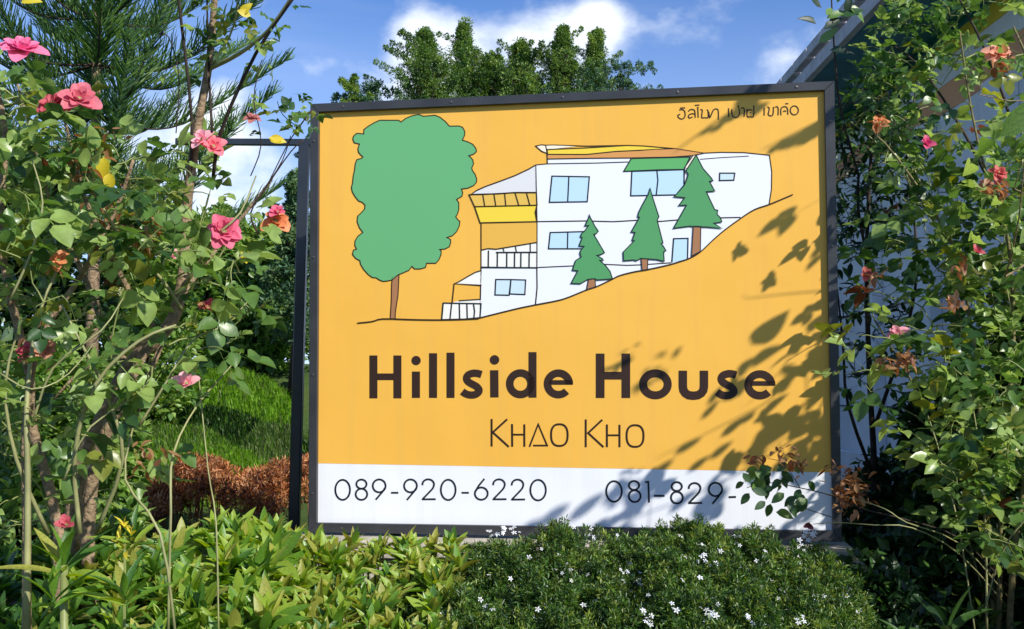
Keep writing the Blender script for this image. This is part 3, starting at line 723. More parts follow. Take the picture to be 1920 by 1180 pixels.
# roses -----------------------------------------------------------------
def petal_mesh(name, w, h, curl, m):
    V = []; nx, ny = 4, 4
    for j in range(ny+1):
        t = j/ny; ww = w*math.sin(math.pi*(.12+.74*t))**.7
        for i in range(nx+1):
            u = i/nx*2-1
            V.append((u*ww*.5, h*(.12*t+ .22*math.sin(math.pi*t*.6)) - curl*max(0, t-.6)*-1*h + .35*w*(-abs(u)**2)*.5, h*t*(1-.08*u*u)))
    Fq = [(j*(nx+1)+i, j*(nx+1)+i+1, (j+1)*(nx+1)+i+1, (j+1)*(nx+1)+i) for j in range(ny) for i in range(nx)]
    return mesh_np(name, V, Fq, [m], None, True)
petal_cache = {}
def rose(parent, p, r, col, axis, label, open_=.6, n=18, dead=False):
    key = col
    if key not in petal_cache:
        c2_ = tuple(min(1, c*1.0+.12) for c in col)
        m = mat('petal', col, .55, .3, trans=.3, noise_scale=30, col2=c2_)
        petal_cache[key] = [petal_mesh('petal', .9, 1.0, .5, m), petal_mesh('petal', 1.1, 1.0, .9, m), petal_mesh('petal', .7, .95, .1, m)]
    ax = Vector(axis).normalized(); q = ax.to_track_quat('Z', 'Y').to_matrix().to_4x4()
    base = Matrix.Translation(p) @ q
    mb = MB(); mb.tube([Vector((0, 0, -.25*r)), Vector((0, 0, -.1*r)), Vector((0, 0, .12*r)), Vector((0, 0, .2*r))], [.06*r, .22*r, .25*r, .12*r], 8)
    for k in range(5):
        a = k*2*math.pi/5; d = Vector((math.cos(a), math.sin(a), 0)); s_ = Vector((-math.sin(a), math.cos(a), 0))
        mb.add([d*.2*r-s_*.1*r, d*.2*r+s_*.1*r, d*.6*r+s_*.05*r+Vector((0, 0, -.08*r)), d*.9*r+Vector((0, 0, -.25*r)), d*.6*r-s_*.05*r+Vector((0, 0, -.08*r))], [(0, 1, 2, 3, 4)])
    calyx = mb.build('rose', M_greenstem, parent, smooth=True, label=label, mw=base)
    for k in range(n):
        f = k/(n-1); a = k*2.4+random.uniform(-.2, .2)
        tilt = (.10+1.45*f*open_)*(1.3 if dead and k % 2 else 1)+random.uniform(-.1, .1)
        rad = r*(.04+.18*f); s_ = r*(.75+.45*f)*random.uniform(.9, 1.08)*(.8 if dead else 1)
        M_ = Matrix.Rotation(a, 4, 'Z') @ Matrix.Translation((0, rad, .02*r)) @ Matrix.Rotation(-tilt, 4, 'X') @ Matrix.Rotation(random.uniform(-.15, .15)*(4 if dead else 1), 4, 'Y') @ Matrix.Scale(s_, 4)
        link('petal', petal_cache[key][2 if f < .3 else (0 if f < .7 else 1)], calyx, M_)
    return calyx
PINK = (.72, .15, .30); HOT = (.62, .09, .18); PALE = (.80, .38, .44); RED = (.45, .04, .06); DRY = (.42, .16, .07); ORG = (.62, .22, .06); BR = (.20, .07, .03)

# ------------------------------------------------------------------ left rose bush
rb = empty('rose_bush', (0, 0, 0), 'big tangled rose bush with pink blooms and a forked woody trunk left of the sign', 'rose bush')
def st(pts, r0, r1):
    q = [P(x, y, Y) for x, y, Y in pts]; q2 = []
    for i in range(len(q)-1):
        p0, p1, p2_, p3 = q[max(i-1, 0)], q[i], q[i+1], q[min(i+2, len(q)-1)]
        for t in (0, .33, .67):
            q2.append(.5*((2*p1)+(-p0+p2_)*t+(2*p0-5*p1+4*p2_-p3)*t*t+(-p0+3*p1-3*p2_+p3)*t**3))
    q2.append(q[-1]); n = len(q2)
    return (q2, [r0+(r1-r0)*i/(n-1) for i in range(n)])
gx = P(150, 1000, 3.75)
woody = [st([(120,1260,3.8),(135,1000,3.8),(150,880,3.78),(185,800,3.75),(240,690,3.72),(300,630,3.7),(330,585,3.7),(345,500,3.7),(352,370,3.68),(372,230,3.64),(392,120,3.6),(402,0,3.56),(408,-120,3.5)], .034, .009),
         st([(170,1260,3.7),(165,1000,3.7),(185,850,3.66),(250,700,3.66),(280,650,3.68),(330,600,3.7)], .026, .014),
         st([(100,1250,3.5),(110,1000,3.5),(60,800,3.45),(55,700,3.4),(20,560,3.35),(0,430,3.3),(10,250,3.25),(-20,120,3.2)], .020, .007),
         st([(50,1260,3.3),(50,1000,3.3),(48,800,3.3),(75,640,3.3),(150,520,3.32),(215,400,3.35),(250,300,3.3)], .015, .005),
         st([(240,690,3.72),(190,600,3.8),(150,500,3.85),(100,400,3.85),(60,250,3.8),(30,150,3.8)], .014, .004),
         st([(300,630,3.7),(250,560,3.6),(170,400,3.5),(140,300,3.45),(120,220,3.4)], .012, .004),
         st([(330,600,3.7),(250,650,3.5),(160,690,3.4),(100,750,3.4)], .009, .004),
         st([(200,800,3.75),(270,720,3.9),(340,560,4.0),(420,450,4.1),(500,350,4.1),(510,330,4.1)], .013, .004)]
thin_d = [st([(352,370,3.68),(360,230,3.6),(335,0,3.45),(330,-80,3.4)], .007, .0045),
          st([(398,250,3.6),(392,140,3.6),(388,0,3.5)], .005, .003),
          st([(400,330,3.7),(415,245,3.6),(480,100,3.45),(562,-20,3.3)], .0065, .0055),
          st([(330,250,3.6),(336,160,3.58),(330,110,3.56),(316,70,3.55),(306,64,3.55)], .0022, .0018),
          st([(470,330,3.8),(490,270,3.75),(476,190,3.7),(486,130,3.7),(492,112,3.7)], .0022, .0018),
          st([(485,440,4.0),(470,400,4.0),(500,350,4.0),(545,285,3.95),(570,262,3.95)], .0045, .002),
          st([(500,350,4.0),(530,300,4.0),(545,255,4.0)], .003, .0015)]
pale = [st([(395,128,3.6),(450,100,3.5),(505,55,3.4),(560,-25,3.3)], .0085, .0055),
        st([(395,128,3.6),(430,70,3.5),(448,10,3.45)], .004, .003),
        st([(315,1200,3.25),(320,960,3.2),(325,850,3.3),(370,760,3.45),(430,690,3.6),(455,655,3.6)], .0045, .002),
        st([(330,1200,3.15),(300,1000,3.1),(235,900,3.2),(250,800,3.3)], .0045, .003), st([(410,1200,3.3),(405,980,3.3),(390,880,3.4),(372,700,3.5)], .0030, .0018),
        st([(50,1190,3.1),(52,900,3.1),(50,760,3.1),(70,600,3.15),(120,480,3.2)], .011, .003),
        st([(150,1000,3.2),(140,850,3.15),(180,720,3.1),(260,640,3.1),(330,610,3.15)], .008, .004), st([(180,1000,3.3),(230,860,3.2),(200,740,3.15),(150,640,3.1),(110,560,3.1)], .007, .003),
        st([(90,1000,3.2),(30,860,3.1),(10,720,3.05),(40,600,3.05)], .007, .003), st([(340,580,3.4),(300,520,3.3),(230,450,3.2),(160,330,3.15)], .006, .0025), st([(345,540,3.5),(400,450,3.4),(450,400,3.4),(480,330,3.5)], .006, .0025),
        st([(60,800,3.1),(100,690,3.05),(190,620,3.05),(230,560,3.1)], .004, .002), st([(20,560,3.0),(60,470,3.0),(80,380,3.0),(60,300,3.0)], .004, .002), st([(260,800,3.3),(310,720,3.3),(360,640,3.35),(420,610,3.4),(470,560,3.5)], .0045, .002),
        st([(120,900,3.1),(170,800,3.1),(280,730,3.15)], .004, .002), st([(0,700,3.0),(60,730,3.0),(130,700,3.05),(200,610,3.1)], .003, .0015)]
tubes_mesh('trunk', woody[:2], M_bark, rb, 9); tubes_mesh('cane', woody[2:], M_bark, rb, 8)
tubes_mesh('dark_cane', thin_d, M_dkbark, rb, 6); tubes_mesh('pale_cane', pale, M_palestem, rb, 6)
poly = [(-60,110),(50,135),(110,200),(190,265),(260,285),(340,285),(420,275),(460,340),(480,400),(500,480),(490,600),(440,660),(380,680),(300,800),(270,900),(260,1000),(-60,1010)]
def dens_l(x, y):
    d = 1.0
    if x > 330: d *= .38
    if y > 690: d *= .45
    if x > 400 and y < 420: d *= .7
    if y > 480 and 60 < x < 360: d *= .5
    return d
tg = sample_region(poly, (3.0, 4.1), 350, dens_l)
tubes, shoots = grow(woody, tg, maxlen=.7)
tubes_mesh('twigs', tubes, M_greenstem, rb, 4, kind='stuff')
lv = shoots_to_leaves(shoots, .055, .98, .4, dens=.82)
# a few leaves on the bare upright canes
for pts, rad in thin_d[:5]+pale[:2]:
    for _ in range(3):
        p = random.choice(pts[3:]); 
        if p.z > 2.4 and p.x > -1.05: lv.append(leafM(p, (random.gauss(0, 1), random.gauss(0, .5), random.gauss(0, .6)), .5))
for x, y, Y in [(400,20,3.5),(425,60,3.5),(440,15,3.5),(380,10,3.5),(470,30,3.45),(410,75,3.55),(395,50,3.5),(360,125,3.6),(350,120,3.6),(495,118,3.7),(445,-5,3.4),(420,-8,3.4),(395,-5,3.5),(480,55,3.45),(520,200,3.95),(545,185,3.95),(560,215,3.95),(530,225,3.95),(575,205,3.95),(550,235,3.95),(520,240,3.95),(580,245,3.95),(565,190,3.95),(540,210,3.95)]:
    for _ in range(2): lv.append(leafM(P(x+random.uniform(-12, 12), y+random.uniform(-12, 12), Y), (random.gauss(0, 1), random.gauss(0, .5), random.gauss(-.2, .6)), random.uniform(.45, .8)))
tubes_mesh('dark_cane', [st([(585,205,3.95),(560,240,3.96),(540,270,3.97),(500,350,4.0)], .003, .002), st([(560,240,3.96),(530,215,3.95),(520,190,3.95)], .002, .0015)], M_dkbark, rb, 5)
LeafSet(rose_big, RG, [4.5, 2.6, 4.4, 1.0, .08]).place(lv, rb)
dl = [leafmat('fallen_yellow_leaf', (.75, .62, .04), amt=.15), leafmat('dried_leaf', (.33, .15, .06), amt=.4)]
yel = LeafSet(single(.62), [dl[0]], name='yellow_leaf')
yel.place([leafM(P(462,462,3.6), (.1,-.2,-1), .065, face=(0,-1,.2)), leafM(P(452,28,3.4), (.4,-.3,.4), .05, face=(0,-1,.1)), leafM(P(470,30,3.4), (-.6,-.3,.2), .045, face=(0,-1,.1)), leafM(P(505,262,3.8), (1,0,-.05), .06, face=(0,-1,.3)), leafM(P(530,262,3.8), (-1,0,.1), .05, face=(0,-1,.4)),
           leafM(P(195,295,3.2), (0,-.2,-1), .07, face=(0,-1,0)), leafM(P(205,325,3.2), (.1,-.2,-1), .06, face=(0,-1,.1)), leafM(P(275,545,3.3), (.5,-.2,.9), .05, face=(0,-1,.1)), leafM(P(40,5,3.2), (1,0,.2), .06, face=(0,-1,.4))], rb)
dry = LeafSet(single(.55), [dl[1], leafmat('dried_pale', (.50, .28, .13), amt=.4)], name='dried_leaf')
dv = []
for x, y, s_, Y in [(225,400,60,3.3),(245,440,50,3.3),(270,440,30,3.3),(80,640,30,3.25),(110,490,18,3.2),(150,300,40,3.3),(190,265,40,3.3),(275,855,34,3.3),(300,430,25,3.3),(385,575,12,3.5),(165,330,25,3.2)]:
    for _ in range(int(s_*.5)): dv.append(leafM(P(x+random.gauss(0, s_*.45), y+random.gauss(0, s_*.45), Y+random.uniform(-.05, .05)), (random.gauss(0, 1), random.gauss(0, .4), random.gauss(-.5, .7)), random.uniform(.02, .05)))
dry.place(dv, rb, 300)
for x, y, Y, r, c, ax, lab, op, n, dead in [
    (42, 94, 3.0, .046, PINK, (.3,-.55,.8), 'bright pink rose in full bloom', .75, 20, 0), (100, 195, 3.1, .042, RED, (-.2,-.8,.5), 'dark red fading rose', .6, 16, 1), (148, 187, 3.1, .040, (.55,.10,.14), (.3,-.8,.5), 'dusty red rose', .6, 16, 0),
    (418, 434, 3.4, .052, HOT, (.3,-.85,.3), 'ragged hot pink rose with many narrow petals', .7, 24, 1), (350, 720, 3.3, .030, PALE, (0,-.6,.5), 'pale pink rose bud hanging low', .35, 12, 0),
    (50, 660, 3.2, .034, RED, (-.3,-.8,.4), 'wilted red rose', .7, 14, 1), (82, 655, 3.2, .034, DRY, (.3,-.8,.4), None, .7, 14, 1), (110, 488, 3.15, .030, ORG, (0,-.8,.4), 'orange brown spent rose', .7, 12, 1),
    (517, 415, 4.0, .048, ORG, (.2,-.9,.3), 'withered orange rose near the steel post', .7, 16, 1), (520, 398, 3.98, .026, HOT, (.1,-.7,.7), None, .5, 10, 0), (400, 275, 3.6, .032, (.72,.16,.20), (.2,-.8,.4), 'small pink rose by the tall cane', .6, 14, 0),
    (378, 262, 3.6, .03, PALE, (-.2,-.8,.4), None, .6, 12, 0), (390, 575, 3.5, .020, RED, (0,-.8,.4), 'small red bud', .4, 8, 0), (325, 480, 3.5, .018, PALE, (.2,-.8,.5), 'small pink bud', .3, 8, 0), (125, 985, 3.1, .022, RED, (0,-.6,.6), 'dark red bud low by the hedge', .3, 9, 0),
    (475, 222, 3.7, .026, (.4,.12,.1), (.3,-.5,.6), 'dried red rose on a thin cane', .7, 12, 1), (306, 66, 3.55, .014, (.03,.02,.02), (-.5,-.2,.5), 'black dried rose hip', .2, 7, 0)]:
    rose(rb, P(x, y, Y), r, c, ax, lab, op, n, dead)

# ------------------------------------------------------------------ norfolk pine behind
M_np = [leafmat('needle_green', (.16, .31, .06), .5, .35), leafmat('needle_dark', (.05, .13, .045), .5, .3), leafmat('needle_blue', (.07, .17, .10), .5, .3)]
def np_branch(seed, Lb=.75):
    r = random.Random(seed); mb = MB(); n = 9; ax = []
    for i in range(n+1):
        t = i/n; ax.append(Vector((0, t*Lb, -.10*Lb*math.sin(t*math.pi*.75)+.30*Lb*t*t*t)))
    mb.tube(ax, [.010*(1-.7*i/n) for i in range(n+1)], 5, 0, cap=False)
    for k in range(270):
        t = .06+.94*(k/150)**.9; j = min(int(t*n), n-1); p = ax[j].lerp(ax[j+1], t*n-j)
        sg = -1 if k % 2 else 1; ln = (.26*(1-.45*t)+.04)*r.uniform(.75, 1.1)
        d = Vector((sg*r.uniform(.15, 1.0), r.uniform(.15, .7), r.uniform(.5, 1.2))).normalized()
        q = p+d*ln; q2 = q+Vector((sg*.02, .02, .05*r.random()))
        w = .0036
        s_ = d.cross(Vector((r.gauss(0, 1), r.gauss(0, 1), r.gauss(0, 1)))).normalized()*w
        s2 = d.cross(s_).normalized()*w
        for ww in (s_, s2):
            mb.add([p-ww, p+ww, q+ww*.8, q-ww*.8, q2], [(0, 1, 2, 3), (3, 2, 4)], 1 if r.random() < .6 else (2 if r.random() < .5 else 3))
    return mb.mesh('branch', [M_dkbark]+M_np)
npb = [np_branch(i) for i in range(4)]
NP = empty('norfolk_pine', (0, 0, 0), 'young norfolk pine with upswept needle fronds behind the rose bush', 'tree')
tb = P(176, 560, 8.2); tb.z = ground_z(tb.x, 8.2)-.1; tt = P(192, -260, 8.2)
MB().tube([tb, P(178, 400, 8.2), P(180, 130, 8.2), P(186, -60, 8.2), tt], [.06, .045, .034, .026, .014], 9).build('trunk', M_bark, NP, smooth=True)
for ty, Ls, k, ph in [(-200, .55, 5, 1.2), (-80, .9, 6, .0), (35, 1.0, 6, .3), (120, 1.0, 6, -.12), (215, .95, 6, .25), (330, 1.0, 6, .0), (450, 1.05, 6, .5)]:
    p = P(180, ty, 8.2)
    for i in range(k):
        a = ph+i*2*math.pi/k
        link('branch', npb[(i+k) % 4], NP, Matrix.Translation(p) @ Matrix.Rotation(a-math.pi/2, 4, 'Z') @ Matrix.Rotation(random.uniform(-.12, .08), 4, 'X') @ Matrix.Scale(Ls*random.uniform(1.05, 1.25), 4))

# ------------------------------------------------------------------ leaf clouds (crowns of trees and shrubs)
def cloud_mesh(name, centres, radii, n_per, leaf, mats, weights, up=.2, aspect=.45, squash=1.0, shell=.5, bydir=True):
    C = np.asarray(centres, float); Rr = np.asarray(radii, float); m = len(C); N_ = m*n_per
    ci = np.repeat(np.arange(m), n_per)
    d = rng.normal(size=(N_, 3)); d /= np.linalg.norm(d, axis=1)[:, None]
    rr = Rr[ci]*(shell+(1-shell)*rng.random(N_))**.6
    off = d*rr[:, None]; off[:, 2] *= squash
    pos = C[ci]+off
    a = d*.8+rng.normal(size=(N_, 3))*.55; a[:, 2] += up; a /= np.linalg.norm(a, axis=1)[:, None]
    f = rng.normal(size=(N_, 3))*.5+np.array([0, -.1, 1.0])
    s = np.cross(a, f); s /= np.linalg.norm(s, axis=1)[:, None]+1e-9
    nn = np.cross(s, a)
    l = (leaf*rng.uniform(.6, 1.3, N_))[:, None]; w = l*aspect*.5
    v0 = pos; v1 = pos+a*l*.45+s*w+nn*w*.3; v2 = pos+a*l-nn*l*.12; v3 = pos+a*l*.45-s*w+nn*w*.3
    V = np.stack([v0, v1, v2, v3], 1).reshape(-1, 3)
    b = np.arange(N_)*4; Fc = np.stack([np.stack([b, b+1, b+2], 1), np.stack([b, b+2, b+3], 1)], 1).reshape(-1, 3)
    ww = np.array(weights, float); ww /= ww.sum()
    mc = rng.choice(len(mats), m, p=ww); ml = rng.choice(len(mats), N_, p=ww); use = rng.random(N_) < .6
    mi = np.where(use, mc[ci], ml)
    return mesh_np(name, V, Fc, mats, np.repeat(mi, 2), False)
TG = [leafmat('tree_leaf_dark', (.07, .16, .04), .5, .35), leafmat('tree_leaf_mid', (.17, .31, .06), .5, .4), leafmat('tree_leaf_light', (.31, .45, .10), .5, .4)]
BG_ = [leafmat('conifer_dark', (.045, .12, .055), .55, .3), leafmat('conifer_blue', (.10, .21, .11), .55, .3), leafmat('conifer_light', (.20, .33, .12), .5, .35)]
def back_tree(x, ytop, ybase, width, Y, label, dens=1.0, mats=TG, w=(3, 3, 1.4), leaf=.045, spire=1.0, lean=0, npuffs=260, nper=100, loose=.0, name='tree'):
    root = empty(name, (0, 0, 0), label, 'tree', 'trees behind the sign')
    top = P(x+lean, ytop, Y); bx = P(x, 500, Y); gz = ground_z(bx.x, Y); hw = width*1.0/F*Y; H = top.z-gz
    zb = P(x, ybase, Y).z
    tk = [Vector((bx.x, Y, gz-.1)), Vector((bx.x+.05, Y, gz+(H*.4))), Vector((top.x*.5+bx.x*.5, Y, gz+H*.75)), top-Vector((0, 0, .15))]
    mb = MB(); mb.tube(tk, [.09, .06, .03, .008], 7)
    cs = []; rs = []
    for i in range(int(npuffs*dens)):
        t = random.random()**.8
        z = zb+(top.z-zb)*t; rad = hw*(1-t**spire*.95)*(.75+.25*math.sin(t*19+x))
        a = random.uniform(0, 2*math.pi); q = math.sqrt(random.random())
        c = Vector((bx.x+(top.x-bx.x)*t+math.cos(a)*rad*q, Y+math.sin(a)*rad*q, z)); pr2 = (.04+.10*random.random())*(.45+hw)*(1-.5*t)
        cs.append(tuple(c)); rs.append(pr2)
        zt = tk[0].z+(c.z-tk[0].z)*.86; f = (zt-gz)/H
        tp_ = Vector((bx.x+(top.x-bx.x)*max(0, f), Y, min(zt, top.z-.2)))
        if i % 2 == 0: mb.tube([tp_, tp_.lerp(c, .5)+Vector((0, 0, -.02)), c+Vector((0, 0, pr2*.5))], [.016, .010, .004], 5, cap=False)
    # outer sprigs
    for i in range(int(14+40*loose)):
        t = random.random()*.95; z = zb+(top.z-zb)*t; rad = hw*(1-t**spire*.93)*1.02; a = random.uniform(0, 2*math.pi)
        b_ = Vector((bx.x+(top.x-bx.x)*t+math.cos(a)*rad, Y+math.sin(a)*rad, z))
        for j in range(3): cs.append(tuple(b_+Vector((math.cos(a)*.05*j*(1+loose*2), math.sin(a)*.05*j, .07*j*(1-loose)))) ); rs.append(.045*(1-.2*j))
    mb.build('trunk', M_dkbark, root, smooth=True)
    link('crown', cloud_mesh('crown', cs, rs, nper, leaf, mats, w, up=.35), root, kind='stuff')
    return root
back_tree(690, 158, 310, 110, 13.5, 'low sparse bluish tree just above the top left of the sign', .45, BG_, (3, 3, 1), .045, .8, npuffs=50, nper=70, loose=.8)
back_tree(665, 148, 310, 30, 13.2, 'single thin sprig tree at the left end of the trees above the sign', .3, TG, (1, 3, 3), .05, .7, npuffs=36, nper=60, loose=.2)
back_tree(805, 62, 310, 150, 13.8, 'bushy dark tree with pale top, left of the tallest tree above the sign', 1.2, TG, (3.4, 3, 1.2), .034, 1.6, -8, loose=.4)
back_tree(880, 44, 310, 130, 14.4, 'tallest tree above the sign with an open airy right side', 1.0, TG, (3, 3, 1.4), .034, 1.1, -10, loose=.5)
back_tree(975, 84, 310, 135, 14.0, 'rounded mid green tree above the middle of the sign', 1.2, TG, (3, 3.4, 1.4), .034, 1.5, 0, loose=.3)
back_tree(1055, 56, 310, 120, 13.8, 'pointed spire tree above the drawn roof, left one of two spires', 1.2, TG, (3, 3.2, 1.8), .034, .95, 0, loose=.2)
back_tree(1115, 60, 310, 100, 14.1, 'slim spire tree right of the pointed one, with a wispy tip', 1.1, TG, (3, 3.2, 1.8), .034, .85, 4, loose=.2)
back_tree(1152, 108, 310, 74, 13.5, 'loose feathery tree at the right end of the trees above the sign', .7, BG_, (2, 3, 2), .032, 1.8, 12, npuffs=60, nper=70, loose=1.0)
back_tree(925, 112, 310, 130, 14.6, 'small grey green tree filling the gap right of the tallest tree', .9, TG, (3, 2, 1), .045, 1.5, 0)
back_tree(555, 325, 640, 110, 11.5, 'blue green conifer seen behind the black steel post', 1.3, BG_, (1, 3, 3), .05, .9, 0, npuffs=110)
back_tree(420, 400, 640, 200, 14.0, 'grey green tree showing pale behind the rose canes', 1.0, TG, (1, 3, 3), .06, 1.8, 0)
# shrubs behind the rose bush
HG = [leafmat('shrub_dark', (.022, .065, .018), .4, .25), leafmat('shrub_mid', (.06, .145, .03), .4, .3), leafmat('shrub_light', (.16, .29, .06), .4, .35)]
HL = [leafmat('bush_mid', (.11, .24, .045), .4, .4), leafmat('bush_light', (.20, .36, .06), .4, .4), leafmat('bush_pale', (.34, .50, .12), .4, .4)]
def shrub(cx, ytop, ybot, width, Y, label, mats=HG, w=(3, 2.4, .8), leaf=.085, npuff=60, nper=70, depth=1.0, cat='shrub', group='shrubs behind the rose bush', pr=.18, name='shrub', floor=None):
    root = empty(name, (0, 0, 0), label, cat, group)
    tp = P(cx, ytop, Y); bt = P(cx, ybot, Y); hw = width/2/F*Y; gz = ground_z(tp.x, Y) if floor is None else floor
    z0 = max(gz+.1, bt.z); mb = MB(); cs = []; rs = []
    for i in range(npuff):
        a = random.uniform(0, 2*math.pi); t = random.random(); q = random.random()**.5
        sh = math.sqrt(max(0, 1-(t**2.2)*.9))
        c = Vector((tp.x+math.cos(a)*hw*q*sh, Y+math.sin(a)*depth*.5*q*sh, z0+(tp.z-z0)*t*(.85+.15*random.random()))); cs.append(tuple(c)); rs.append(pr*random.uniform(.6, 1.2))
        if i % 3 == 0:
            b_ = Vector((tp.x+random.uniform(-.1, .1), Y+random.uniform(-.1, .1), gz-.05)); mb.tube([b_, b_.lerp(c, .55)+Vector((0, 0, .1)), c], [.014, .009, .004], 5, cap=False)
    mb.build('stems', M_dkbark, root, smooth=True)
    link('foliage', cloud_mesh('foliage', cs, rs, nper, leaf, mats, w, aspect=.6), root, kind='stuff')
    return root
shrub(510, 430, 690, 200, 12.6, 'dark broad leaved shrub behind the steel post above the grass banks', mats=HL, npuff=120, leaf=.10, w=(2, 3, 2))
shrub(400, 400, 700, 220, 12.9, 'dark green shrub behind the pink rose and grass banks', mats=HL, npuff=120, leaf=.10, w=(2, 3, 2))
shrub(240, 380, 760, 260, 9.8, 'shaded shrub behind the forked rose trunk', mats=HL, npuff=120, w=(3, 3, 1.5))
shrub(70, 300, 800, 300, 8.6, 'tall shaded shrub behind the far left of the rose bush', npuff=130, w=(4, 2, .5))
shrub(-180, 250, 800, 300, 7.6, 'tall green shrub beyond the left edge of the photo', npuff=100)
shrub(90, 660, 1000, 250, 5.6, 'leafy green shrub low behind the rose trunk', mats=HL, npuff=90, leaf=.07, pr=.13, w=(2, 3, 2))
shrub(225, 800, 985, 90, 5.4, 'small green shrub at the left end of the copper bush', mats=HL, npuff=40, leaf=.06, pr=.10, w=(2, 3, 2), depth=.5)

# grass banks -------------------------------------------------------------
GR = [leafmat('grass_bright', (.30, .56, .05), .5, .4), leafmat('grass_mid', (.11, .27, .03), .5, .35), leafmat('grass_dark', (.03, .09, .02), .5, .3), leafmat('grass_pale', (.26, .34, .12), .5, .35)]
def grass_bank(x0, x1, ytop, ybot, Y, depth, label, weights, n=5000, blade=.22, wid=.006, droop=.5):
    root = empty('grass_bank', (0, 0, 0), label, 'grass clump', 'grass banks on the slope')
    a = P(x0, ytop, Y); b = P(x1, ytop, Y); zc = P((x0+x1)/2, ybot, Y-depth/2).z; zt = a.z
    cx_, hx = (a.x+b.x)/2, (b.x-a.x)/2
    # earth mound under the blades
    V = []; nx, ny = 24, 10
    def hz_(u, v): return zc-.22+(zt-zc+.10)*max(0, (1-abs(u)**3.0))*max(0, 1-abs(v)**2.2)+.03*noise.noise(Vector((u*4, v*3, Y)))
    for j in range(ny+1):
        for i in range(nx+1):
            u, v = i/nx*2-1, j/ny*2-1; V.append((cx_+u*hx, Y+v*depth/2, hz_(u, v)))
    Fq = [(j*(nx+1)+i, j*(nx+1)+i+1, (j+1)*(nx+1)+i+1, (j+1)*(nx+1)+i) for j in range(ny) for i in range(nx)]
    link('mound', mesh_np('mound', V, Fq, [M_turf], None, True), root)
    u = rng.uniform(-1, 1, n); v = rng.uniform(-1, 1, n)
    base = np.array([(cx_+uu*hx, Y+vv*depth/2, hz_(uu, vv)) for uu, vv in zip(u, v)])
    l = blade*rng.uniform(.5, 1.1, n)
    ang = rng.uniform(0, 2*np.pi, n); lean = rng.uniform(.1, .7, n)
    dirx = np.cos(ang)*lean*.5; diry = np.sin(ang)*lean*.5-v*-.0-.45*droop
    mid = base+np.stack([dirx*l*.5, diry*l*.5, l*.55], 1)
    tip = base+np.stack([dirx*l*1.2, diry*l*1.3, l*(.75-.35*droop*lean)], 1)
    sx = np.stack([np.cos(ang*1.7), np.sin(ang*1.7)*.4, np.zeros(n)], 1)*wid*rng.uniform(.7, 1.3, n)[:, None]
    Vb = np.stack([base-sx, base+sx, mid+sx*.8, mid-sx*.8, tip], 1).reshape(-1, 3)
    k = np.arange(n)*5
    Fc = np.stack([np.stack([k, k+1, k+2], 1), np.stack([k, k+2, k+3], 1), np.stack([k+3, k+2, k+4], 1)], 1).reshape(-1, 3)
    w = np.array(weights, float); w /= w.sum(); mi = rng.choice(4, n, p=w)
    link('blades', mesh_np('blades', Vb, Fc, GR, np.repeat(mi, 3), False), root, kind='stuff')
grass_bank(200, 560, 835, 925, 8.4, .7, 'bright green grass bank directly behind the copper bush', (7, 1, .1, 1), 9000, .20, .005)
grass_bank(440, 600, 785, 850, 9.4, .55, 'pale fine grass tuft beside the steel post', (.6, 1.5, 1.5, 3), 6000, .14, .003)
grass_bank(150, 545, 760, 830, 10.2, .55, 'bank of a darker grass species across the middle of the slope', (.2, 1.3, 5, .2), 9000, .22, .006)  # a darker species, mostly dark green blades
grass_bank(220, 570, 695, 765, 11.2, .6, 'highest bright green grass bank below the dark shrubs', (7, 1, .1, .8), 9000, .24, .007)
grass_bank(560, 760, 760, 900, 9.0, 1.6, 'dark grass bank mostly hidden behind the sign', (1, 2, 3, .5), 5000, .22, .006)
grass_bank(180, 470, 790, 850, 9.2, .5, 'pale green clipped row left of the fine grass tuft', (3, 3, .3, 3), 7000, .16, .004)
# copper bush
CB = [leafmat('copper_leaf', (.58, .21, .06), .6, .2), leafmat('copper_pale', (.72, .38, .17), .6, .2), leafmat('copper_dark', (.16, .05, .025), .6, .15)]
cp = empty('copper_bush', (0, 0, 0), 'low orange brown dried bush in front of the grass banks, left of the sign', 'shrub')
cs = []; rs = []; mb = MB()
for i in range(190):
    x = random.uniform(240, 595); top = 882+14*math.sin(x*.03)+(16 if x < 330 else 0); y = top+random.random()**1.5*75
    c = P(x, y, 7.35+random.uniform(-.25, .3)-.2*(y-top)/75); cs.append(tuple(c)); rs.append(random.uniform(.04, .08))
    if i % 2 == 0: mb.tube([Vector((c.x+random.uniform(-.05, .05), c.y+.05, c.z-.32)), c, c+Vector((random.gauss(0, .03), -.02, .08))], [.004, .003, .0015], 4, cap=False)
mb.build('twigs', mat('copper_twig', (.25, .10, .05), .8), cp, kind='stuff')
link('foliage', cloud_mesh('foliage', cs, rs, 110, .036, CB, (3, 2, 2), up=.6, aspect=.25), cp, kind='stuff')
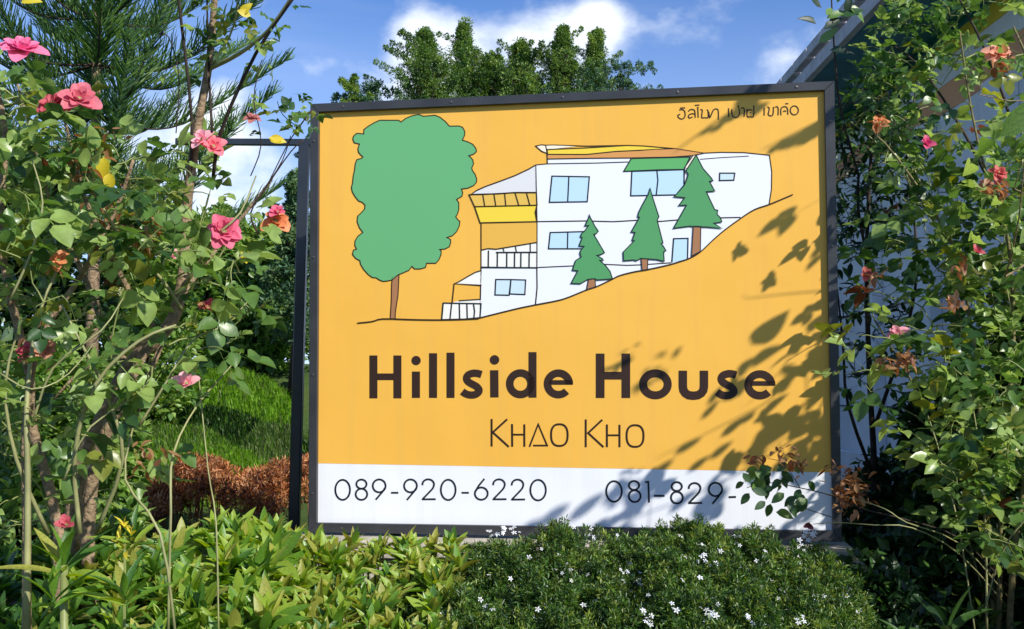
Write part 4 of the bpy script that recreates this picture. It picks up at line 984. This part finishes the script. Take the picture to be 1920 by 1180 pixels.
# ------------------------------------------------------------------ foreground broad-leaved hedge plants
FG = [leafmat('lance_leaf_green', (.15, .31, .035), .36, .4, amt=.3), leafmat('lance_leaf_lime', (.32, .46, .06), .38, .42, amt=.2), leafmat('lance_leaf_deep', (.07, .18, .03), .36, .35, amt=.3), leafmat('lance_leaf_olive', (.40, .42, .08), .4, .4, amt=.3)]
lance_T = [leaf_template(1, .34, f, d, 6) for f, d in ((.15, .10), (.4, .22), (.25, .35), (.1, -.08), (.3, .15))]
def rosette(p, ax, n, size, inst, spread=1.0):
    ax = Vector(ax).normalized(); a0 = random.uniform(0, 6.28); u = ax.orthogonal().normalized(); v = ax.cross(u)
    for k in range(n):
        f = k/max(1, n-1); a = a0+k*2.4; out_ = (.18+.95*f)*spread
        d = ax*(1.15-.75*f)+(u*math.cos(a)+v*math.sin(a))*out_
        face = ax-(u*math.cos(a)+v*math.sin(a))*.3
        inst.append(leafM(p-ax*size*.18*f, d, size*random.uniform(.75, 1.1)*(.75+.3*f), face=face))
def hedge_plant(x0, x1, ytopf, label, nsh, size, w, Yr=(3.15, 4.35), nleaf=10, zdrop=.0):
    root = empty('hedge_plant', (0, 0, 0), label, 'hedge plant', 'broad leaved plants along the foreground')
    inst = []; mb = MB()
    for i in range(nsh):
        x = random.uniform(x0, x1); t = random.random()**.8; Y = Yr[0]+(Yr[1]-Yr[0])*t
        yt = ytopf(x)
        # height follows a rounded hedge: highest at the back
        ztop = P(x, yt, Yr[1]).z; z = ztop-.30*(1-t)**1.3+random.uniform(-.07, .02)
        p = Vector((P(x, yt, Y).x, Y, z)); ax = Vector((random.gauss(0, .35), random.gauss(-.35, .3), 1))
        rosette(p, ax, nleaf, size*random.uniform(.8, 1.15), inst)
        # lower leaves down the stem
        for k in range(7):
            a = random.uniform(0, 6.28); q = p-Vector((0, 0, random.uniform(.05, .35)))
            inst.append(leafM(q, (math.cos(a), math.sin(a)-.3, random.uniform(-.1, .7)), size*random.uniform(.7, 1)))
        mb.tube([Vector((p.x+random.uniform(-.06, .06), Y+.02, .22)), p-Vector((0, 0, .3)), p], [.006, .005, .0035], 5, cap=False)
    mb.build('stems', M_greenstem, root, smooth=True, kind='stuff')
    LeafSet(lance_T, FG, w).place(inst, root, 300)
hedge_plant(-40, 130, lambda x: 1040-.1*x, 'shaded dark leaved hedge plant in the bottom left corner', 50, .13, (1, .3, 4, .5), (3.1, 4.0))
hedge_plant(110, 330, lambda x: 1010, 'hedge plant with mixed olive leaves right of the bottom left corner', 70, .13, (3, 1.2, 2, 1.2), (3.1, 4.1))
hedge_plant(300, 520, lambda x: 992, 'bright lime hedge plant standing in front of the copper bush', 72, .14, (3, 3.4, .8, .5), (3.15, 4.3))
hedge_plant(510, 700, lambda x: 1022, 'yellow green hedge plant under the bottom left corner of the sign', 80, .115, (1.6, 3, .7, 2.6), (3.15, 4.35))
hedge_plant(680, 865, lambda x: 1026-.06*(x-680), 'yellow tipped hedge plant meeting the white flowered bush', 80, .10, (1.6, 2.6, .8, 3), (3.2, 4.3))
# tall strap-leaved sprout at the left
sp = empty('strap_leaved_plant', (0, 0, 0), 'tall strap leaved plant with long arching green leaves at bottom left', 'plant')
inst = []
for x, y, Y, n, s_ in [(120, 1060, 3.05, 10, .20), (100, 1120, 2.95, 7, .18), (235, 1120, 2.95, 8, .16), (250, 1010, 3.2, 8, .13)]:
    rosette(P(x, y, Y), (0, -.2, 1), n, s_, inst, 1.1)
LeafSet([leaf_template(1, .2, f, d, 7) for f, d in ((.2, .2), (.4, .35), (.3, .1))], FG, (3, 1.5, 1.5, .3)).place(inst, sp, 300)
MB().tube([P(120, 1400, 3.0), P(120, 1060, 3.05)], .012, 6).build('stem', M_greenstem, sp, smooth=True)
# yellow variegated sprig
ys = empty('yellow_sprig', (0, 0, 0), 'small bright yellow leaved sprig at the foot of the rose trunk', 'plant')
inst = []
for x, y in [(222, 1010), (235, 1030), (245, 1000), (232, 985)]: rosette(P(x, y, 3.1), (random.gauss(0, .4), -.3, 1), 4, .05, inst, 1.1)
LeafSet(single(.25), [leafmat('sprig_yellow', (.80, .66, .05), amt=.2), leafmat('sprig_green', (.4, .5, .05), amt=.2)], (3, 1)).place(inst, ys)
MB().tube([P(232, 1300, 3.15), P(234, 1020, 3.1)], .004, 5).build('stem', M_greenstem, ys)

# ------------------------------------------------------------------ white-flowered fine-leaved bushes
WG = [leafmat('fine_leaf_dark', (.035, .095, .020), .4, .35), leafmat('fine_leaf_mid', (.09, .20, .03), .4, .4), leafmat('fine_leaf_light', (.18, .31, .05), .4, .4), leafmat('fine_leaf_tip', (.32, .42, .08), .4, .4)]
M_petal = mat('white_petal', (.82, .84, .90), .6, .3, trans=.25)
M_eye = mat('flower_eye', (.6, .5, .1), .7)
def star_flower():
    mb = MB()
    for k in range(5):
        a = k*2*math.pi/5; d = Vector((math.cos(a), math.sin(a), 0)); s_ = Vector((-math.sin(a), math.cos(a), 0))
        mb.add([d*.08, d*.45+s_*.22+Vector((0, 0, .06)), d*.85+s_*.16+Vector((0, 0, .03)), d*1.0+Vector((0, 0, -.05)), d*.85-s_*.16+Vector((0, 0, .03)), d*.45-s_*.22+Vector((0, 0, .06))], [(0, 5, 4, 3, 2, 1)[::-1]], 0)
    mb.tube([Vector((0, 0, -.5)), Vector((0, 0, .08))], [.05, .12], 5, 1)
    return mb.mesh('flower', [M_petal, M_eye])
FL = star_flower()
def wf_top(x):   # outline of the bushes in the photo
    xs = [700, 760, 850, 900, 980, 1060, 1120, 1180, 1250, 1320, 1400, 1470, 1540, 1600, 1650, 1700]; ys = [1090, 1060, 1022, 1008, 1000, 985, 985, 992, 970, 975, 985, 1000, 1030, 1085, 1150, 1190]
    return float(np.interp(x, xs, ys))+21+5*math.sin(x*.07)+4*math.sin(x*.023)
def white_bush(x0, x1, label, n, w, flowers, Yb=4.30, Yf=2.95):
    root = empty('white_flower_bush', (0, 0, 0), label, 'bush', 'white flowered bushes under the sign')
    cs = []; rs = []; mb = MB(); tips = []
    k = 0
    while k < n:
        x = random.uniform(x0, x1); t = random.random(); Y = Yf+(Yb-Yf)*t
        zt = P(x, wf_top(x), Yb).z+.018*math.sin(x*.05+Y*9)
        zs = zt-.42*(1-t)**1.7                       # surface height falls towards the camera
        z = zs-abs(random.gauss(0, .06)); px_ = (x-960)/F*Y*1.0
        c = Vector((px_, Y, z)); k += 1
        if noise.noise(Vector((px_*5, Y*5, z*5))) < -.28 and random.random() < .8: continue
        cs.append(tuple(c)); rs.append(random.uniform(.018, .05))
        if k % 6 == 0:
            tip = Vector((px_+random.gauss(0, .02), Y-.02, zs+random.uniform(.0, .05))); tips.append(tip)
            mb.tube([Vector((px_+random.gauss(0, .05), Y+.06, zs-.3)), c, tip], [.003, .002, .0012], 4, cap=False)
            for j in range(4): cs.append(tuple(c.lerp(tip, j/3))); rs.append(.014)
    mb.build('stems', M_greenstem, root, kind='stuff')
    link('foliage', cloud_mesh('foliage', cs, rs, 38, .020, WG, w, up=.45, aspect=.26, shell=.15), root, kind='stuff')
    for x, y, big in flowers:
        # stand on the bush surface along the line of sight
        best = None
        for Y in np.linspace(Yf, Yb, 28):
            p = P(x, y, Y); zt = P(x, wf_top(x), Yb).z; zs = zt-.42*(1-(Y-Yf)/(Yb-Yf))**1.7
            if p.z <= zs+.02: best = p; break
        if best is None: best = P(x, y, Yb-.05)
        for _ in range(big):
            q = best+Vector((random.gauss(0, .014), random.gauss(-.01, .012), random.gauss(.012, .012))); ax = Vector((random.gauss(.15, .4), random.gauss(-.6, .3), random.gauss(.8, .3)))
            link('flower', FL, root, leafM(q, ax.orthogonal(), random.uniform(.007, .013), face=ax))
def scat(n, x0, x1, y0, y1, big=1):
    r = []
    while len(r) < n:
        x, y = random.uniform(x0, x1), random.uniform(y0, y1)
        if y > wf_top(x)+4: r.append((x, y, big))
    return r
fl1 = [(925, 1000, 4), (940, 1002, 4), (950, 1000, 4), (975, 995, 2), (794, 1140, 4), (838, 1120, 3), (862, 1117, 3), (907, 1138, 4), (810, 1165, 4), (835, 1156, 3), (1000, 1162, 3), (1010, 1155, 2), (1050, 990, 3), (1035, 1000, 2), (775, 1178, 3)]+scat(14, 860, 1050, 1030, 1175)
fl2 = [(1100, 1002, 4), (1110, 1012, 3), (1150, 1020, 2), (1180, 1085, 5), (1190, 1100, 4), (1175, 1110, 3), (1165, 1100, 3), (1185, 1065, 3), (1075, 1000, 2), (1215, 1165, 5), (1325, 1165, 6), (1210, 1170, 3)]+scat(26, 1050, 1300, 990, 1175)
fl3 = [(1320, 1058, 5), (1345, 1050, 4), (1350, 1035, 4), (1385, 1010, 4), (1378, 1075, 3), (1490, 1073, 6), (1443, 1090, 3), (1400, 1120, 4), (1520, 1125, 5), (1530, 1130, 4), (1590, 1112, 5), (1585, 1135, 4), (1595, 1140, 4), (1494, 1168, 6), (1500, 1030, 5), (1515, 1012, 5), (1525, 1010, 6), (1505, 1005, 5), (1255, 1155, 3), (1430, 1120, 3), (1405, 1165, 4), (1432, 1174, 3)]+scat(34, 1280, 1640, 1000, 1175)
white_bush(735, 1045, 'fine leaved bush with few white flowers, next to the yellow hedge plants', 2300, (4, 3, 1.6, .8), fl1)
white_bush(1030, 1300, 'fine leaved white flowered bush below the middle of the sign', 2300, (4, 3, 1.8, 1.0), fl2)
white_bush(1280, 1665, 'widest white flowered bush below the right end of the sign', 3000, (4, 3, 2, 1.2), fl3)

# ------------------------------------------------------------------ right-hand planting
# rose bush with canes fanning from the bottom right
rr = empty('rose_bush', (0, 0, 0), 'tall sunlit rose bush right of the sign with canes fanning from the bottom corner', 'rose bush')
rst = [st([(1840,1300,3.95),(1845,1100,3.95),(1820,950,3.95),(1760,800,3.98),(1700,700,4.0),(1640,600,4.05)], .012, .004),
       st([(1860,1300,3.85),(1862,1100,3.85),(1845,900,3.85),(1830,700,3.85),(1800,500,3.85),(1740,380,3.85),(1660,270,3.9),(1600,225,3.95)], .013, .003),
       st([(1870,1300,3.8),(1875,1050,3.8),(1880,850,3.75),(1900,650,3.7),(1890,450,3.65),(1850,330,3.6),(1820,200,3.6),(1800,60,3.6)], .013, .003),
       st([(1855,1300,3.9),(1850,1080,3.9),(1830,900,3.9),(1815,760,3.9),(1810,640,3.9),(1790,560,3.9)], .010, .003),
       st([(1890,1300,3.7),(1900,1050,3.65),(1940,800,3.6),(1980,600,3.5),(1990,400,3.45),(1960,200,3.4),(1900,50,3.4)], .014, .004),
       st([(1880,1300,3.8),(1900,1100,3.8),(1925,900,3.8),(1930,700,3.8),(1870,560,3.8),(1760,430,3.85),(1700,330,3.9)], .009, .003)]
rpale = [st([(1830,1200,3.6),(1800,1000,3.6),(1765,860,3.62),(1740,780,3.65)], .004, .002), st([(1845,1150,3.55),(1870,1060,3.5),(1900,1000,3.45),(1960,940,3.4)], .004, .003),
         st([(1850,1180,3.6),(1848,1000,3.6),(1836,840,3.6),(1816,720,3.6)], .005, .002), st([(1660,200,3.75),(1720,330,3.7),(1790,470,3.7),(1860,560,3.7),(1930,640,3.7)], .004, .003),
         st([(1590,225,3.9),(1640,265,3.88),(1690,320,3.86),(1720,380,3.85)], .0035, .003), st([(1890,1120,4.5),(1800,1020,4.2),(1700,980,3.98),(1660,955,3.95),(1600,935,4.15),(1540,925,4.3)], .003, .0015), st([(1890,1140,4.5),(1800,1040,4.2),(1710,990,4.0),(1640,985,4.0),(1570,980,4.2),(1525,983,4.4)], .003, .0015)]
sh_ = lambda S, d: [([v*((v.y+d)/v.y)-Vector((0, 0, CAM.z*d/v.y)) if True else v for v in pts], rad) for pts, rad in S]
rpale += [st(s_, .0032, .0010) for s_ in ([(1850,1100,4.6),(1890,900,4.55),(1920,760,4.5)], [(1840,1100,4.6),(1790,900,4.6),(1780,760,4.6),(1800,640,4.6)], [(1700,640,4.7),(1740,560,4.6),(1810,500,4.55),(1900,470,4.5)], [(1860,700,4.5),(1830,560,4.5),(1760,440,4.55),(1680,300,4.7)], [(1900,600,4.4),(1880,480,4.4),(1900,360,4.4)], [(1680,760,4.7),(1740,800,4.65),(1790,900,4.6),(1830,1080,4.6)])]
rst = sh_(rst, .78); rpale = sh_(rpale[:3], .6)+sh_(rpale[3:5], 1.0)+rpale[5:]
tubes_mesh('cane', rst, mat('rose_cane', (.13, .11, .05), .7, .3, noise_scale=30, bump=.4, col2=(.20, .17, .07)), rr, 8)
tubes_mesh('pale_cane', rpale, M_palestem, rr, 6)
polyR = [(1600,200),(1700,120),(1820,40),(1960,-30),(2120,100),(2120,900),(1980,1150),(1850,1010),(1760,950),(1700,880),(1660,760),(1590,720),(1590,560),(1640,400)]
def dens_r(x, y):
    d = 1.0
    if x < 1760 and y > 350: d *= .28
    if x < 1730 and y < 350: d *= .45
    if y > 900: d *= .3
    if y < 290: d *= .14
    if x > 1700 and 290 < y < 560: d = 1.0
    if x > 1980: d *= .5
    if x > 1980: d *= .35
    return d
tg = [p for p in sample_region(polyR, (3.8, 4.95), 640, dens_r) if shade_ok(p, .08, .0)]
tubes, shoots = grow(rst, tg, maxlen=.6)
tubes_mesh('twigs', tubes, M_greenstem, rr, 4, kind='stuff')
lv = shoots_to_leaves(shoots, .05, .95, .35, filt=lambda p: shade_ok(p, .16, .0))
lv = [m @ Matrix.Scale(1.12, 4) for m in lv]
LeafSet(rose_big, RG, [3.5, 2.2, 4.8, 1.2, .1]).place(lv, rr)
dv = []
for x, y, s_, Y in [(1420,862,14,4.35),(1475,850,24,4.3),(1500,870,20,4.3),(1590,900,34,4.2),(1600,915,36,4.2),(1610,935,30,4.2),(1640,515,14,3.9),(1700,675,26,3.9),(1660,680,22,3.9),(1650,230,14,3.85),(1870,350,24,3.55),(1790,570,18,3.7),(1800,500,10,3.7),(1880,120,22,3.6),(1590,935,24,4.2),(1560,880,12,4.25)]:
    for _ in range(int(s_*.9)): dv.append(leafM(P(x+random.gauss(0, s_*.5), y+random.gauss(0, s_*.4), Y+random.uniform(-.04, .04)), (random.gauss(0, 1), random.gauss(0, .4), random.gauss(-.5, .7)), random.uniform(.02, .048)))
dry.place([d for d in dv], rr, 300)
for x, y, Y, r, c, ax, lab, op, n, dead in [
    (1685, 628, 3.8, .034, (.58,.22,.26), (-.2,-.8,.4), 'dusty pink rose against the white wall', .7, 20, 1), (1872, 325, 3.5, .030, (.50,.08,.06), (0,-.7,.5), 'flat red spent rose', .8, 18, 1), (1650, 230, 3.85, .028, ORG, (-.2,-.8,.4), 'orange bud near the eaves', .6, 10, 1),
    (1738, 270, 3.8, .022, (.55,.04,.14), (0,-.8,.4), 'small crimson rose bud', .4, 10, 0), (1832, 473, 3.65, .018, RED, (.2,-.8,.5), None, .3, 9, 0), (1625, 515, 3.9, .024, (.40,.06,.03), (-.2,-.8,.4), 'red brown withered bud', .4, 10, 1),
    (1700, 680, 3.85, .030, BR, (0,-.8,.4), 'brown dead rose head', .7, 12, 1), (1850, 350, 3.55, .026, DRY, (0,-.8,.4), None, .7, 12, 1), (1785, 565, 3.7, .024, (.6,.3,.12), (0,-.8,.4), None, .7, 10, 1), (1516, 984, 4.4, .015, (.28,.04,.05), (-.4,-.8,-.3), 'dark red hip hanging before the white panel', .2, 8, 0),
    (1870, 100, 4.5, .05, (.70,.32,.2), (-.1,-.8,.4), 'peach coloured faded rose', .8, 16, 1)]:
    rose(rr, P(x, y, Y+(.35 if Y < 4 else 0)), r*1.08, c, ax, lab, op, n, dead)
# sprays hanging in front of the white panel and one long branch towards the sun: they throw the shadows on the sign
spray = [(1420,880,4.35),(1440,890,4.35),(1430,910,4.34),(1405,925,4.34),(1450,915,4.34),(1470,925,4.33),(1490,930,4.33),(1500,925,4.33),(1415,900,4.35),(1475,940,4.33),(1445,945,4.34),(1395,905,4.36),(1430,870,4.35),(1465,900,4.34)]+[(random.gauss(1435, 28), random.gauss(905, 24), random.uniform(4.28, 4.4)) for _ in range(20)]+[(random.uniform(1480, 1530), random.uniform(900, 945), 4.3) for _ in range(6)]
inst = [leafM(P(x, y, Y), (random.gauss(-.3, .8), random.gauss(0, .3), random.gauss(-.6, .5)), random.uniform(.045, .075), face=(random.gauss(0, .4), -1, .5)) for x, y, Y in spray]
tubes_mesh('dark_cane', [st([(1890,1100,4.5),(1800,1010,4.2),(1700,975,4.03),(1620,955,4.1),(1560,930,4.25),(1500,915,4.33),(1440,905,4.35),(1400,915,4.35)], .0035, .0015), st([(1500,915,4.33),(1470,870,4.32),(1440,860,4.34)], .0018, .001), st([(1560,970,4.25),(1500,950,4.33),(1480,935,4.33)], .0018, .001)], M_dkbark, rr, 5)
LeafSet(single(.55), [RG[1], RG[0]], [3, 2]).place(inst, rr)
def caster(x, y, t):
    s_ = Sw(x, y); k = .43                         # keep the branch to the right, off the sign itself
    tmin = (k*s_.y-s_.x)/(SUN.x-k*SUN.y)
    return s_+SUN*max(t, tmin+(t-1.1)*.6)
cb = []
def cbr(pts, t0, t1, r0=.004, r1=.002):
    n = len(pts); q = [caster(x, y, t0+(t1-t0)*i/(n-1)) for i, (x, y) in enumerate(pts)]
    cb.append((q, [r0+(r1-r0)*i/(n-1) for i in range(n)]))
cbr([(1700,640),(1575,690),(1530,780),(1480,830),(1400,880),(1300,930),(1180,975),(1000,1010)], 1.2, 1.5, .006, .002)
cbr([(1700,600),(1600,640),(1510,690),(1430,760),(1330,810),(1230,860)], 1.25, 1.5, .005, .0015)
cbr([(1650,540),(1550,545),(1470,552),(1400,560),(1392,552)], 1.15, 1.25, .003, .0012)
cbr([(1510,690),(1515,760),(1530,840),(1545,870)], 1.3, 1.25, .003, .001)
cbr([(1700,500),(1580,560),(1500,640),(1460,700),(1400,760)], 1.4, 1.4, .004, .001)
cbr([(1620,150),(1560,215),(1480,255),(1430,280)], 1.3, 1.4, .004, .002)
cbr([(1560,60),(1420,180),(1340,230),(1265,285)], 1.4, 1.5, .008, .003)
tubes_mesh('arching_cane', cb, M_bark, rr, 5)
sl_ = [(1440,620,100,42),(1428,668,62,40),(1395,690,55,48),(1470,720,60,50),(1530,605,60,42),(1340,742,58,55),(1400,782,60,45),(1375,800,80,40),(1440,815,110,38),(1490,780,85,42),(1530,745,80,45),(1545,800,70,40),(1330,770,60,48),(1290,835,80,35),(1350,845,70,38),
       (1500,830,60,45),(1420,850,80,40),(1240,880,90,38),(1160,920,110,40),(1100,950,120,38),(1040,965,110,36),(1000,985,90,36),(1200,950,90,40),(1280,940,90,42),(1340,900,60,45),(1480,690,50,40),(1555,690,60,44),(1310,870,70,38),(1380,870,60,50),(1130,990,80,36),(1450,760,60,46),
       (1400,200,70,40),(1380,215,70,35),(1360,225,60,38),(1410,190,60,55),(1345,240,50,35),(1420,205,50,30),(1390,190,50,60),(1325,245,50,32),(1540,235,70,42),(1515,250,70,38),(1490,262,60,36),(1550,225,60,50),(1470,270,50,35),(1530,250,50,48),(1505,262,50,30),(1450,280,40,35)]
inst = []
for x, y, ln, ang in sl_:
    t = random.uniform(1.1, 1.55); a = math.radians(ang); k = ln/2
    p0 = caster(x-math.cos(a)*k*.8, y+math.sin(a)*k*.8, t); p1 = caster(x+math.cos(a)*k*.8, y-math.sin(a)*k*.8, t)
    d = p1-p0; d += SUN*random.uniform(-.03, .03)
    inst.append(leafM(p0, d, d.length, face=SUN+Vector((random.gauss(0, .25), random.gauss(0, .25), random.gauss(0, .25)))))
LeafSet(single(.42), [RG[0], RG[2]], [3, 2]).place(inst, rr)

# dark fine shrub between sign and wall
DG = [leafmat('box_leaf_dark', (.014, .045, .018), .4, .2), leafmat('box_leaf_mid', (.045, .12, .03), .34, .3), leafmat('box_leaf_pale', (.15, .28, .06), .38, .3)]  # three leaf greens, mixed at random over the shrub
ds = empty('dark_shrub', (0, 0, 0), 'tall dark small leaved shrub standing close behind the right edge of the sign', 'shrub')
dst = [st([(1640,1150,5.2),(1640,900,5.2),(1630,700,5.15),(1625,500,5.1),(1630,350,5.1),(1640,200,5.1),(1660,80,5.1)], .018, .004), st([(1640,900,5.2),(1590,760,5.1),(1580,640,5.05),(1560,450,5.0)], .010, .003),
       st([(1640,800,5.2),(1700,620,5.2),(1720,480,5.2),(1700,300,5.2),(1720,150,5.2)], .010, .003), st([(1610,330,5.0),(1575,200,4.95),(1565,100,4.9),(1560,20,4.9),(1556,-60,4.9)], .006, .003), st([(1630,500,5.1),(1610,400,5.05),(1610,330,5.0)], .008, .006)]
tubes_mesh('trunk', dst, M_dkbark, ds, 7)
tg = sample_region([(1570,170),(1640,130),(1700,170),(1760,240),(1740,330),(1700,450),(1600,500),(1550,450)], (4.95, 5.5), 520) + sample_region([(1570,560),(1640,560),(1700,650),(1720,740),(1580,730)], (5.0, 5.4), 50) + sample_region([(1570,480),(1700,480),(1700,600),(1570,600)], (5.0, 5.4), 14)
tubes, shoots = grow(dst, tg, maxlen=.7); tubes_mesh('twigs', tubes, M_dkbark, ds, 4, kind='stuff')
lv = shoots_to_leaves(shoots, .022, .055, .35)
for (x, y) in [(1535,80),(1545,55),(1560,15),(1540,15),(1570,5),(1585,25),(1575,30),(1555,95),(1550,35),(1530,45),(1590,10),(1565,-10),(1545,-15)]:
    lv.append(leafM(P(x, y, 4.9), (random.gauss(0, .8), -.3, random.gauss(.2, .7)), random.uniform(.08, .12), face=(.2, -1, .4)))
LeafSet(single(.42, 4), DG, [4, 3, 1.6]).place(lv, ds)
# climbing green growth over the eaves corner
cg = empty('climbing_shrub', (0, 0, 0), 'airy bright green climbing growth under the teal eaves at top right', 'shrub')
cst = [st([(1930,1100,4.7),(1925,700,4.7),(1920,480,4.7),(1850,330,4.7),(1790,220,4.7),(1720,120,4.7),(1650,70,4.7)], .012, .003), st([(1920,480,4.7),(1900,250,4.6),(1850,100,4.6),(1800,0,4.6),(1780,-60,4.6)], .009, .003)]
tubes_mesh('trunk', cst, M_dkbark, cg, 6)
tg = [p for p in sample_region([(1640,60),(1700,-40),(1960,-60),(1900,0),(1820,30),(1740,130),(1700,280),(1600,240)], (4.5, 5.0), 130) if shade_ok(p, .08, .0)]
tubes, shoots = grow(cst, tg, maxlen=.8); tubes_mesh('twigs', tubes, M_greenstem, cg, 4, kind='stuff')
LeafSet(rose_T, [RG[0], RG[2], RG[1]], [3, 2.5, 2]).place(shoots_to_leaves(shoots, .055, .9, .35, filt=lambda p: shade_ok(p, .4, .02)), cg)

# shaded lower right: shrubs and strap leaves
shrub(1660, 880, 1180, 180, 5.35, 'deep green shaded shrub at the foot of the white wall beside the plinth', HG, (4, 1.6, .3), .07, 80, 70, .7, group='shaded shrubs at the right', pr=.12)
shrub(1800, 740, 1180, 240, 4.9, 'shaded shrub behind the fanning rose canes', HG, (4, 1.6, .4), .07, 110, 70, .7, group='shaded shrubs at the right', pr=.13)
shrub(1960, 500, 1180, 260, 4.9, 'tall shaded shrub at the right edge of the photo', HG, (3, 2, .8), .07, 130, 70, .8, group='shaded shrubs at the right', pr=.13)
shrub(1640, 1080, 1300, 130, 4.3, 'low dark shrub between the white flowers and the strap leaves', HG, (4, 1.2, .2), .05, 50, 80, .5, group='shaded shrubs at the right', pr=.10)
sp = empty('strap_leaved_plant', (0, 0, 0), 'shaded strap leaved plant in the bottom right corner of the photo', 'plant')
inst = []
for x, y, Y, n, s_ in [(1775, 1185, 4.0, 7, .26), (1700, 1205, 4.0, 5, .2)]: rosette(P(x, y, Y), (-.1, -.1, 1), n, s_, inst, 1.3)
LeafSet([leaf_template(1, .2, f, d, 7) for f, d in ((.2, .2), (.4, .35), (.3, .1))], HG, (3, 2, .3)).place(inst, sp, 300)
MB().tube([P(1775, 1500, 4.0), P(1775, 1190, 4.0)], .012, 6).build('stem', M_greenstem, sp, smooth=True)
# unseen shrubs added just beyond the right edge as occluders, to shade the corner
for x, y, z, r, lab in [(2.75, 2.6, 1.25, .6, 'rounded unseen shrub added beyond the right edge to shade the corner'), (3.0, 3.6, 1.35, .6, 'second unseen shrub added beyond the right edge for shade, nearer the house')]:
    root = empty('shrub', (0, 0, 0), lab, 'shrub', 'unseen shrubs added to shade the corner')
    cs = []; rs = []
    for i in range(110):
        d = Vector((random.gauss(0, 1), random.gauss(0, 1), random.gauss(0, 1))).normalized()*random.random()**.4
        cs.append((x+d.x*r, y+d.y*r, z/2+.25+d.z*z/2)); rs.append(.12)
    MB().tube([(x, y, .1), (x, y, z*.7)], [.03, .01], 6).build('stem', M_dkbark, root)
    link('foliage', cloud_mesh('foliage', cs, rs, 70, .07, HG, (3, 2, 1)), root, kind='stuff')
